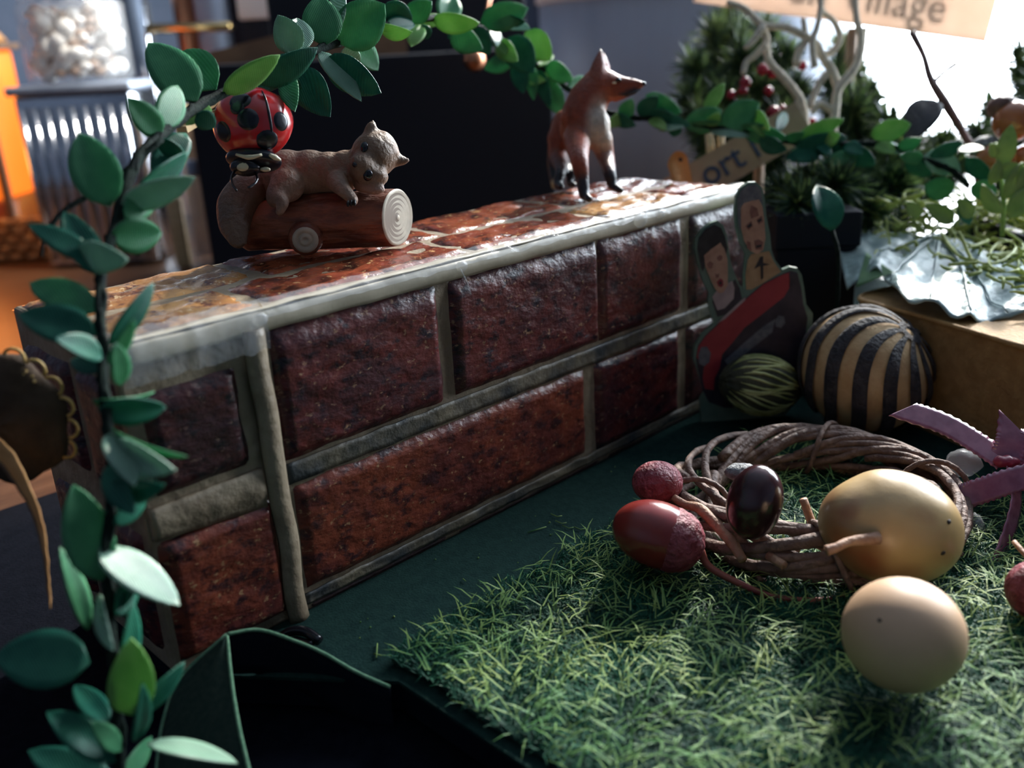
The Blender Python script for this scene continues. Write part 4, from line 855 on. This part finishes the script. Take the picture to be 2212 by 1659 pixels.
mk('stalk', tube([c-ax*.10-CW*.155-CU*.03, at(1836, 1170, 2.72), at(1808, 1182, 2.70), at(1784, 1190, 2.70)], [.020, .014, .013, .016], 8, smoothpath=4), M['twigl'], t)
for px, py in [(2037, 1195), (2050, 1127)]:
    d_ = (at(px, py, 1)-CAM).normalized(); bpy.context.view_layer.update(); ok, loc, nn, _ = o.ray_cast(CAM-ORG[o.name], d_)
    if ok: a1, b1 = frame(nn); mk('blemish', ell(loc+ORG[o.name], (a1*.010, b1*.007, nn*.003), 10, 6), M['pit'], t)
t, o, c = fruit('wooden_ball', 'smooth pale tan ball in front of the yellow fruit', 'ball', at(1951, 1370, 2.42), (CR*.150, CU*.143, CW*.15), M['ball'], base=.025)
d_ = (at(1900, 1340, 1)-CAM).normalized(); bpy.context.view_layer.update(); ok, loc, nn, _ = o.ray_cast(CAM-ORG[o.name], d_)
if ok: a1, b1 = frame(nn); mk('blemish', ell(loc+ORG[o.name], (a1*.006, b1*.005, nn*.002), 10, 6), M['pit'], t)
t, o, c = fruit('rosehip', 'red-brown fruit half cut off by the right picture edge', 'berry', at(2240, 1275, 2.75), (CR*.085, CU*.085, CW*.085), M['berryr'], base=.025)
mk('stalk', tube([c+UP*.07, at(2212, 1195, 2.82), at(2190, 1170, 2.86)], .008, 7), M['twigl'], t)
# ribbon bow
t = thing('ribbon_bow', 'purple satin ribbon bow tied at the right side of the wreath', 'ribbon', at(2169, 995, 3.30))
def ribbon(pts, w, facing, name='ribbon_tail', cutend=True, m='satin'):
    P_ = [at(*q) for q in pts]; sp_, _ = spline(P_, [0]*len(P_), 10); n_ = len(sp_)-1
    def fn(u, v):
        k_ = u*n_; i = min(int(k_), n_-1); p = sp_[i].lerp(sp_[i+1], k_-i); tt = (sp_[i+1]-sp_[i]).normalized()
        s = facing.cross(tt).normalized(); ww = w*(1+.05*math.cos(u*n_*2.9)*(1 if v in (0, 1) else 0))
        e = tt*((v-.5)*w*.9 if cutend else 0)*max(0, (u-.75)/.25)
        return p+s*(v-.5)*ww+e
    return mk(name, sheet(fn, n_*3, 6, .004, facing), M[m], t)
ribbon([(2169, 995, 3.30), (2110, 955, 3.34), (2040, 915, 3.38), (1950, 884, 3.42)], .088, (CW*-.8+UP*.6).normalized())
ribbon([(2172, 992, 3.30), (2185, 955, 3.30), (2190, 915, 3.32)], .10, (CW*-.8+UP*.5-CR*.3).normalized())
ribbon([(2172, 992, 3.30), (2215, 960, 3.30), (2255, 940, 3.33)], .10, (CW*-.8+UP*.5).normalized(), 'ribbon_loop', False)
ribbon([(2260, 1020, 3.20), (2180, 1040, 3.20), (2120, 1060, 3.21), (2060, 1080, 3.24)], .085, (CW*-1+UP*.25).normalized())
ribbon([(2185, 1000, 3.28), (2196, 1090, 3.20), (2160, 1210, 3.10), (2112, 1325, 3.02)], .075, (CW*-.8+CR*.55).normalized())
mk('knot', ell(at(2172, 997, 3.27), (CR*.045, CU*.022, CW*.03), 18, 12, lambda x, y, z: 1+.1*math.sin(x*9)), M['satind'], t)
# unidentified black shiny piece under the box corner, built as loops
t = thing('black_loop', 'short black glossy loop lying under the brick box corner', 'loop', onz(640, 1375, 0))
mk('glossy_loop', tube([onz(605, 1378, .02), onz(630, 1364, .035), onz(662, 1366, .035), onz(690, 1385, .02)], .016, 8, smoothpath=5), M['gloss'], t); mk('glossy_loop', tube([onz(612, 1392, .015), onz(640, 1382, .02), onz(676, 1392, .015)], .010, 8, smoothpath=5), M['gloss'], t)

# ------------------------------------------------------------------ greenery behind
tq0 = cA+nb*.95+HR*.12; tq0.z = 0; tq1 = tq0+HR*2.8  # trough added to darken the back and block low window light
t = thing('added_dark_trough', 'added long black trough blocking low window light behind the cork block', 'trough', (tq0+tq1)/2)
tdir = (tq1-tq0).normalized(); tz = .66
mk('trough_wall', join([box((tq0+tq1)/2+UP*tz/2+HF*oy, 1.4, .03, tz/2, HR, HF, bev=.01) for oy in (0, .55)]+[box(e_+HF*.275+UP*tz/2, .03, .28, tz/2, HR, HF, bev=.01) for e_ in (tq0, tq1)]), M['panel'], t, smooth=False)
mk('soil', box((tq0+tq1)/2+HF*.275+UP*(tz-.10)/2, 1.36, .24, (tz-.10)/2, HR, HF), M['mossd'], t, smooth=False)
def fir(name, label, base, tips, n, L_=.16, mats=('needle', 'needlel'), seed=1, berries=0):
    rr = random.Random(seed); t = thing(name, label, 'fir', base)
    sts, nv_, nl_, nvf, nlf = [], [], [], [], []
    for px, py, d in tips:
        tip = at(px, py, d); mid = Vector(base).lerp(tip, .55)+HR*rr.uniform(-.15, .15)+UP*.10
        P_, _ = spline([Vector(base), mid, tip], [0]*3, 8); sts.append(tube(P_, [.022-.018*i/16 for i in range(17)], 6))
        for q in range(n):
            s = rr.random()**.7; i = min(int(s*16), 15); p = P_[i].lerp(P_[i+1], s*16-i); tt = (P_[i+1]-P_[i]).normalized()
            dv = Vector((rr.gauss(0, 1), rr.gauss(0, 1), rr.gauss(0, 1))).normalized(); dv = (dv+tt*.75).normalized(); l_ = L_*rr.uniform(.55, 1.1)
            sd = dv.cross(Vector((rr.gauss(0, 1), rr.gauss(0, 1), rr.gauss(0, 1)))).normalized()*.0062
            V_, F_ = (nl_, nlf) if rr.random() < .10+.25*s**3 else (nv_, nvf)
            b_ = len(V_); V_ += [p-sd*.6, p+sd*.6, p+dv*l_*.5+sd, p+dv*l_, p+dv*l_*.5-sd]; F_ += [(b_, b_+1, b_+2, b_+3, b_+4)]
    mk('stems', join(sts), M['stem'], t); mk('needles', (nv_, nvf), M[mats[0]], t, kind='stuff', smooth=False); mk('needle_tips', (nl_, nlf), M[mats[1]], t, kind='stuff', smooth=False, label='lighter yellow-green needle tips')
    return t
fir('fir_bush', 'dark green artificial fir bush behind the flocked twigs', under(1630, 200, 6.5), [(1500, 140, 6.4), (1490, 210, 6.2), (1540, 60, 6.8), (1580, 20, 7.0), (1600, 120, 6.4), (1660, 60, 6.6), (1700, 120, 6.4), (1640, 190, 6.2), (1560, 200, 6.2), (1520, 260, 6.0), (1720, 190, 6.3), (1620, 270, 5.9), (1700, 260, 6.0), (1590, 80, 6.8)], 1900, .21, seed=2)
fir('fir_bush', 'sunlit fir bush behind the brown bare stem in front of the window', under(1890, 200, 6.6), [(1850, 150, 6.8), (1880, 200, 6.5), (1840, 230, 6.2), (1920, 265, 6.2), (1960, 280, 6.3), (1800, 180, 6.4), (1820, 100, 6.9), (2040, 310, 6.2), (1965, 335, 6.0), (2010, 385, 5.85), (2060, 360, 5.9)], 1600, .21, seed=3)
fir('fir_bush', 'low dark fir spray under the garland beside the upright leaf', under(1850, 420, 5.45, .5), [(1740, 400, 5.3), (1800, 370, 5.4), (1870, 390, 5.4), (1940, 400, 5.3), (1900, 350, 5.5), (1830, 440, 5.2), (1720, 470, 5.3), (1960, 360, 5.5), (1880, 460, 5.1), (1690, 415, 4.95), (1745, 392, 5.0), (1800, 400, 4.9), (1720, 440, 4.8)], 1500, .17, seed=4)
fir('fir_bush', 'fir sprig at the right picture edge behind the chestnuts', under(2250, 220, 6.5), [(2200, 110, 6.6), (2240, 180, 6.4), (2140, 230, 6.2), (2110, 280, 6.0), (2212, 250, 6.2), (2260, 120, 6.6)], 1200, .18, seed=5)
bg_ = 'crimson berries among the fir'
BLAB = ['upper left of the paired crimson berries in the fir', 'upper right of the paired crimson berries in the fir', 'crimson berry left of the flocked fork', 'small crimson berry below the left fork', 'crimson berry below the pair, beside a twig', 'lone small crimson berry between the flocked twigs', 'biggest crimson berry, low above the garland', 'crimson berry touching the biggest one from the right', 'tiny crimson berry at the foot of flocked twigs', 'leftmost crimson berry deep in the fir']
for i, (px, py, s) in enumerate([(1648, 150, 18), (1670, 158, 16), (1610, 178, 17), (1605, 195, 14), (1660, 196, 14), (1734, 142, 14), (1672, 245, 22), (1690, 236, 14), (1755, 262, 12), (1580, 205, 14)]):
    d = 5.85; o = mk('berry', sph(at(px, py, d), .72*s*d/F, 12), M['rberry'], loc=at(px, py, d)); tag(o, BLAB[i], 'berry', bg_)
kb = under(1742, 600, 5.02); kz = at(1742, 440, 5.0).z  # black box added to darken the bright gap beside the cut-out
t = thing('dark_gap_box', 'added black box filling the dark gap between car cut-out and cork block', 'box', kb)
mk('box_base', box(kb+UP*(kz-.18)/2, .205, .16, (kz-.18)/2, HR, HF, bev=.01), M['panel'], t, smooth=False); mk('box_lid', box(kb+UP*(kz-.09), .215, .17, .09, HR, HF, bev=.012), M['panel'], t, smooth=False)
# flocked white twigs
t = thing('flocked_twigs', 'cream flocked branching twigs standing before the village sign', 'twigs', under(1800, 380, 5.62))
fl = [[(1800, 380), (1798, 300), (1805, 230), (1812, 190), (1850, 140), (1860, 80), (1850, 40), (1845, -30)], [(1812, 190), (1795, 150), (1775, 120), (1760, 92), (1700, 60), (1650, 55), (1610, 20), (1570, 5)], [(1775, 120), (1800, 110), (1815, 80), (1800, 45), (1775, 20), (1765, -40)], [(1760, 145), (1755, 90), (1765, 60), (1772, 20), (1775, -30)], [(1795, 150), (1770, 180), (1755, 215), (1752, 235)], [(1775, 400), (1745, 310), (1730, 220), (1690, 165), (1660, 130), (1655, 80), (1645, 55)], [(1650, 55), (1625, 90), (1610, 105)], [(1655, 95), (1630, 120), (1612, 135), (1605, 160)], [(1740, 300), (1720, 250), (1725, 205)], [(1800, 240), (1770, 225), (1755, 245)], [(1720, 140), (1725, 110), (1740, 90), (1735, 40)], [(1850, 140), (1862, 110), (1868, 60)]]
for i, b_ in enumerate(fl):
    d = 5.6+.05*(i % 3); n_ = len(b_); mk('branch', tube([at(x, y, d) for x, y in b_], [.030-.012*q/n_ if i < 2 or i == 5 else .022-.008*q/n_ for q in range(n_)], 8, smoothpath=5), M['coral'], t)
mk('branch', tube([under(1800, 380, 5.62), at(1800, 375, 5.6)], .03, 8), M['coral'], t)
# bare stem with dried leaf
t = thing('bare_stem', 'slanting bare brown stem with one dark dried leaf near chestnuts', 'stem', at(2120, 470, 5.15))
mk('stem', tube([at(2120, 470, 5.15), at(2110, 350, 5.2), at(2085, 295, 5.25), at(2040, 220, 5.3), at(2010, 170, 5.35), at(1995, 120, 5.4), at(1970, 70, 5.45)], [.026, .026, .022, .028, .022, .018, .022], 8, smoothpath=5), M['stem'], t)
mk('side_twig', tube([at(2015, 180, 5.34), at(2040, 155, 5.36), at(2065, 138, 5.36)], [.014, .012, .014], 7), M['stem'], t)
mk('dried_leaf', leafmesh(at(2018, 215, 5.28), at(1960, 308, 5.2), 74*5.2/F, .3, .15, .5, th=.006), M['dkleaf'], t)
for i, (px, py, r, cx, cy) in enumerate([(2190, 262, 46, 2165, 232), (2150, 348, 44, 2128, 318), (2215, 345, 34, 2230, 320)]):
    d = 4.95; k = d/F; c = at(px, py, d)
    t = thing('chestnut', ['orange-brown chestnut highest at right edge below the window', 'glossy chestnut with grey cap behind the lobed plant', 'chestnut partly hidden at the right edge under the highest one'][i], 'nut', c-UP*r*k)
    mk('shell', ell(c, (CR*r*k, CU*r*k*.95, CW*r*k), 28, 18, lambda x, y, z: 1-.05*abs(x)), M['chest'], t); mk('rough_cap', ell(at(cx, cy, d+.03), (CR*r*k*.72, CU*r*k*.55, CW*r*k*.7), 20, 12, lambda x, y, z: 1+.08*nz((x, y, z), 7)), M['acap'] if i else M['stem'], t)
# nuts stand in a mossy mound so that they do not hang in the air
gm = at(2225, 425, 5.28); mh = gm.z; gm.z = ch-.02; mound = ell(gm, (HR*.42, HF*.26, UP*(mh-ch+.02)), 30, 20, lambda x, y, z: 1+.12*noise.fractal(Vector((x, y, z))*3, 1, 2, 3))
o = mk('moss_mound', mound, M['mossd'], loc=(gm.x, gm.y, ch)); tag(o, 'dark green moss mound under the chestnuts at right', 'moss')

# ------------------------------------------------------------------ signs
def text(name, body, size, loc, ex, ey, m, parent, off=.004):
    cu = bpy.data.curves.new(name, 'FONT'); cu.body = body; cu.size = size; cu.extrude = .002; cu.offset = .006*size
    o = bpy.data.objects.new(name, cu); COL.objects.link(o); cu.materials.append(m); ez = ex.cross(ey)
    p = Vector(loc)+ez*off-ORG[parent.name]
    me = bpy.data.meshes.new_from_object(o); bpy.data.objects.remove(o); o = bpy.data.objects.new(name, me); COL.objects.link(o)
    o.parent = parent; o.matrix_local = Matrix(((ex.x, ey.x, ez.x, p.x), (ex.y, ey.y, ez.y, p.y), (ex.z, ey.z, ez.z, p.z), (0, 0, 0, 1))); ORG[o.name] = ORG[parent.name]
    return o
d = 6.15; a_ = at(1500, 4, d); b_ = at(2130, 92, d+.25); sx = (b_-a_); sw = sx.length; sx.normalize(); sy = (UP-sx*UP.dot(sx)).normalized()
t = thing('village_sign', 'pale card sign lettered Village on a post among the fir', 'sign', under(1842, 60, 6.36))
mk('sign_board', prism([a_, a_+sx*sw, a_+sx*sw+sy*.62, a_+sy*.62], sx.cross(sy)*-1, .03), M['sign'], t, smooth=False)
text('lettering', 'en Village', .285, at(1694, 3, d+.072), (b_-a_).normalized(), sy, M['ink'], t, .012)
pb = ORG[t.name]; mk('post', tube([pb, at(1842, 60, d+.18)], .035, 8), M['kraft'], t)
d = 5.3; a_ = at(1480, 392, d); b_ = at(1640, 298, d); sx = (b_-a_).normalized(); sy = (CU-sx*CU.dot(sx)).normalized(); sy = sx.cross(-CW).normalized()*-1
if sy.dot(UP) < 0: sy = -sy
t = thing('tilted_sign', 'tilted kraft card sign lettered ort behind the brick box right end', 'sign', under(1640, 345, 5.36))
q0 = at(1470, 460, d); hh = .21
mk('sign_board', prism([q0, q0+sx*.86, q0+sx*.86+sy*hh, q0+sy*hh], CW, .03), M['kraft'], t, smooth=False)
text('lettering', 'ort N', .20, q0+sx*.20+sy*.048, sx, sy, M['ink'], t, .006)
mk('post', tube([under(1640, 345, 5.36), at(1640, 345, d+.06)], .03, 8), M['kraft'], t)
for i, (x0, y0_, x1, y1_, w) in enumerate([(1532, 300, 1536, 350, 18), (1556, 292, 1560, 350, 16)]):
    d = 5.45; o = mk('wooden_stick', tube([under(x1, y1_, d), at(x1, y1_, d), at(x0, y0_-15, d)], w/2*d/F, 8), M['peg'], loc=at(x1, y1_, d)); tag(o, ['left of two thin wooden sticks behind the tilted sign', 'right of two thin wooden sticks behind the tilted sign'][i], 'stick', 'wooden sticks behind the tilted sign')
t = thing('wooden_toggle', 'rounded orange-brown wooden tag leaning behind the brick box', 'tag', at(1485, 400, 5.0))
mk('tag_body', prism([at(1466+22*math.cos(a)+20*(math.sin(a) > .2)*math.sin(a), 356+(30 if math.sin(a) < 0 else 70)*math.sin(a), 5.0) for a in LS(0, 2*math.pi, 25)[:-1]], CW, .03), M['orange'], t); mk('hole', tube([at(1470, 345, 4.995), at(1470, 345, 5.01)], .010, 10), M['gloss'], t)

# ------------------------------------------------------------------ background
def stand(px, py, z=TZ): return onz(px, py, z)
t = thing('black_carton', 'big matt black carton filling the dark background behind the squirrel', 'box', (4.2, 4.6, TZ))
pA = stand(455, 545); dA = dep(pA)
bl_, br_ = at(455, 540, 8.0), at(1168, 470, 8.6); ex = Vector((br_.x-bl_.x, br_.y-bl_.y, 0)); wdt = ex.length+.16; ex.normalize(); ey = Vector((-ex.y, ex.x, 0)); 
if ey.dot(HF) < 0: ey = -ey
tl_ = at(455, 140, 8.0); tr_ = at(1168, -40, 8.6); bm_ = Vector((bl_.x, bl_.y, TZ))
hL, hR = tl_.z, at(820, 66, 8.3).z
H_ = max(hL, hR)
mk('carton_body', box(bm_+ex*wdt/2+ey*.6+UP*(hL-TZ)/2, wdt/2, .6, (hL-TZ)/2, ex, ey, bev=.02), M['panel'], t, smooth=False)
mk('carton_flap', prism([tl_, tl_+ex*wdt*.55, tl_+ex*wdt*.55+UP*.42, tl_+UP*.10], ey, .03), M['brownc'], t, label='brown cardboard flap standing up', smooth=False)
mk('carton_back', box(bm_+ex*wdt*.62+ey*1.0+UP*(hL+.55-TZ)/2, wdt*.38, .18, (hL+.55-TZ)/2, ex, ey, bev=.02), M['panel'], t, smooth=False)
d = 10.4; k = d/F; e0 = at(1165, 10, d); ar = 340*k
ac = Vector((e0.x, e0.y, TZ))+HR*ar+HF*.3; zt = e0.z  # round shape chosen so the grey front brightens towards the window
t = thing('rounded_appliance', 'tall grey appliance behind the fox, rounded like a bin to brighten window-side', 'bin', ac)
mk('casing', lathe([(ar*.96, 0), (ar, .06), (ar, zt-TZ), (ar*.98, zt-TZ+.02)], ac, UP, 64), M['steel'], t); mk('rim', lathe([(ar*1.0, zt-TZ), (ar*1.02, zt-TZ+.02), (ar*1.02, zt-TZ+.10), (ar*.9, zt-TZ+.14)], ac, UP, 64), M['white'], t)
# left: lantern, tray, jar, tin
t = thing('amber_lantern', 'glowing amber glass lantern in a wicker tray at far left', 'lantern', stand(20, 545))
p0 = stand(20, 545)+UP*.15; ex, ey = HR, HF
mk('glass_body', box(p0+UP*1.15-HR*.22, .52, .4, .72, ex, ey, bev=.06), M['amber'], t); mk('glass_base', box(p0+UP*.23-HR*.22, .53, .41, .22, ex, ey, bev=.05), M['amberd'], t)
mk('frame', join([box(p0+UP*.95+HR*.34-HF*.42, .035, .03, .94, (HR-UP*.0), HF, bev=.01), box(p0+UP*1.88-HR*.22, .58, .45, .03, ex, ey, bev=.01), box(p0+UP*1.15-HR*.02-HF*.41, .015, .015, .7, ex, ey)]), M['brownc'], t, smooth=False)
mk('lid', lathe([(.62, 0), (.55, .10), (.30, .22), (.05, .26)], p0+UP*1.92-HR*.22, UP, 24), M['wicker'], t)
lt = bpy.data.lights.new('lantern_flame', 'POINT'); lt.energy = 22; lt.color = (1, .42, .10); lt.shadow_soft_size = .3; lo = bpy.data.objects.new('lantern_flame', lt); COL.objects.link(lo); lo.location = p0+UP*1.0-HR*.2-HF*.62
t = thing('wicker_tray', 'orange wicker tray under the amber lantern', 'tray', stand(20, 550))
for k_ in range(5):
    z = .05+k_*.085; wv = []
    for s in LS(0, 1, 61): wv.append(stand(20, 548)+HR*(-.9+1.62*s)-HF*(.46+.03*math.sin(s*60+k_*3.14))+UP*z)
    mk('woven_strand', tube(wv, .042, 6), M['wicker'], t)
mk('tray_base', box(stand(20, 548)-HR*.10+UP*.05, .80, .46, .05, HR, HF, bev=.02), M['wicker'], t)
for k_ in range(12): mk('stake', tube([stand(20, 548)+HR*(-.86+1.55*k_/11)-HF*.46, stand(20, 548)+HR*(-.86+1.55*k_/11)-HF*.46+UP*.44], .022, 6), M['wicker'], t)
t = thing('silver_tin', 'ribbed silver tin standing under the shell jar', 'tin', stand(225, 575))
p0 = stand(225, 575); k = dep(p0)/F; hh = 360*k
mk('tin_body', box(p0+UP*hh/2+HF*.35, 120*k, .35, hh/2, HR, HF, bev=.05), M['chrome'], t)
for i in range(9): mk('rib', tube([p0+HR*((-105+26*i)*k)-HF*.01+UP*.08, p0+HR*((-105+26*i)*k)-HF*.01+UP*(hh-.12)], .035, 8), M['chrome'], t)
mk('shelf_lid', box(p0+UP*(hh+.03)+HF*.35, 128*k, .40, .04, HR, HF, bev=.02), M['steel'], t)
jb = p0+UP*(hh+.07)+HF*.35; jr = 104*k
t = thing('shell_jar', 'glass jar packed with white shells under a lacy white lid', 'jar', jb)
mk('jar_glass', lathe([(jr*.9, 0), (jr, .05), (jr, 150*k), (jr*.85, 170*k), (jr*.74, 180*k)], jb, UP, 32), M['glass'], t)
for i in range(190):
    a = random.uniform(0, 6.28); r = jr*.86*math.sqrt(random.uniform(.35, 1)); c = jb+HR*r*math.cos(a)*.93+HF*r*math.sin(a)*.93+UP*random.uniform(.07, 150*k)
    s = random.uniform(.05, .085); mk("shell", ell(c, (HR*s, HF*s*.7, UP*s*random.uniform(.5, 1)), 8, 6), M['pebble' if random.random() < .8 else 'pebbled'], t)
mk('lace_lid', lathe([(jr*.78, 178*k), (jr*.98, 185*k), (jr*.96, 210*k), (jr*.7, 240*k), (jr*.1, 250*k)], jb, UP, 32), M['lace'], t)
for i in range(16): a = 2*math.pi*i/16; mk('lace_scallop', sph(jb+(HR*math.cos(a)+HF*math.sin(a))*jr*.98+UP*186*k, jr*.15, 8), M['lace'], t)
for px0, px1, py, h, nm, lb, ct, m in [(385, 415, 575, 150, 'wooden_slat', 'narrow pale wooden ruler standing beside the silver tin', 'slat', 'peg'), (425, 475, 572, 190, 'glass_bottle', 'slim clear bottle between wooden ruler and black carton', 'bottle', 'glass'), (400, 455, 560, 300, 'cream_tube', 'tall cream card tube behind the slim clear bottle', 'tube', 'tan')]:
    p0 = stand((px0+px1)/2, py); k = dep(p0)/F; w = (px1-px0)/2*k; hh = h*k
    if nm == 'wooden_slat': o = mk(nm, box(p0+UP*hh/2, w, .05, hh/2, HR, HF, bev=.02), M[m], loc=p0); tag(o, lb, ct)  # just a plain tan wooden stick
    elif nm == 'glass_bottle':
        t = thing(nm, lb, ct, p0); mk('bottle_glass', lathe([(w*.9, 0), (w, .04), (w, hh*.7), (w*.5, hh*.85), (w*.45, hh)], p0, UP, 20), M['glass'], t); mk('cap', lathe([(w*.5, hh), (w*.55, hh+.02), (w*.55, hh+.12), (w*.4, hh+.14)], p0, UP, 16), M['steel'], t)
    else:
        t = thing(nm, lb, ct, p0+HF*.35); mk('tube_body', lathe([(w, 0), (w, hh), (w*.96, hh+.03)], p0+HF*.35, UP, 20), M['kraft'], t); mk('tube_lid', lathe([(w*1.06, hh-.05), (w*1.06, hh+.05), (w, hh+.07)], p0+HF*.35, UP, 20), M['peg'], t)
# behind the black carton: steel rail with brass end, white carton, hanging bauble
sb_ = at(300, 62, 10.2)
t = thing('kitchen_tap', 'steel tap with brass spout end in the far background', 'tap', Vector((sb_.x, sb_.y, TZ)))
mk('tap_column', tube([Vector((sb_.x, sb_.y, TZ)), sb_+UP*.35], .11, 12), M['chrome'], t); mk('spout', tube([sb_, at(420, 60, 10.1), at(498, 58, 10.0)], .05, 10), M['brass'], t)
for i, (px, w, h0, m, lb) in enumerate([(390, 26, -40, 'copper', 'copper-brown bottle behind the steel tap spout'), (455, 42, -30, 'steel', 'grey-blue metal canister behind the tap'), (520, 30, -20, 'panel', 'dark narrow canister left of the white carton'), (260, 60, 10, 'panel', 'dark squat canister behind the shell jar')]):
    d = 11.0; tp0 = at(px, h0, d); k = d/F; p0 = Vector((tp0.x, tp0.y, TZ))
    t = thing('canister', lb, 'canister', p0); mk('canister_body', lathe([(w*k*.95, 0), (w*k, .06), (w*k, tp0.z-TZ), (w*k*.9, tp0.z-TZ+.05)], p0, UP, 20), M[m], t); mk('canister_lid', lathe([(w*k*.8, tp0.z-TZ+.04), (w*k*.8, tp0.z-TZ+.16), (w*k*.6, tp0.z-TZ+.2)], p0, UP, 20), M['steel'], t)
d = 10.6; a_ = at(612, 40, d); k = d/F; 
t = thing('white_carton', 'white carton at the top edge behind the garland', 'box', Vector((a_.x, a_.y, TZ)))
mk('carton_body', box(Vector((a_.x, a_.y, (a_.z+.6)/2+a_.z*.5)), 82*k, .3, (.6)/2, HR, HF, bev=.03), M['white'], t); mk('carton_stand', box(Vector((a_.x, a_.y, (a_.z+TZ)/2)), 76*k, .28, (a_.z-TZ)/2, HR, HF, bev=.03), M['panel'], t)
p = at(1025, 130, 7.4)
t = thing('copper_bauble', 'small copper bauble hanging on a cord in the dark background', 'bauble', p)
mk('bauble', sph(p, .085, 16), M['copper'], t); mk('hanging_cord', tube([p+UP*.08, at(1045, 60, 7.5), at(1060, -10, 7.6), at(1080, -60, 8.7)], .012, 6, smoothpath=4), M['copper'], t)
# garden shrub beyond the window
t = thing('garden_bush', 'sunlit yellow-green garden bush outside the window', 'bush', (27, 6, FZ))
V_, F_ = [], []
for i in range(5000):
    dv = Vector((random.gauss(0, 1), random.gauss(0, 1), random.gauss(0, 1))).normalized()*random.uniform(.75, 1)
    p = Vector((27+dv.x*2.6, 3+dv.y*8, -3.6+dv.z*4.6*(.7+.3*math.sin(dv.y*9)))); a = Vector((random.gauss(0, 1), random.gauss(0, 1), random.gauss(0, 1))).normalized(); b_ = a.cross(dv).normalized()
    n_ = len(V_); V_ += [p, p+a*.25+b_*.12, p+a*.5, p+a*.25-b_*.12]; F_.append((n_, n_+1, n_+2, n_+3))
mk('foliage', (V_, F_), M['hedge'], t, kind='stuff', smooth=False); mk('trunk', tube([(27, 3, FZ), (27, 3, -3)], .3, 8), M['stem'], t)
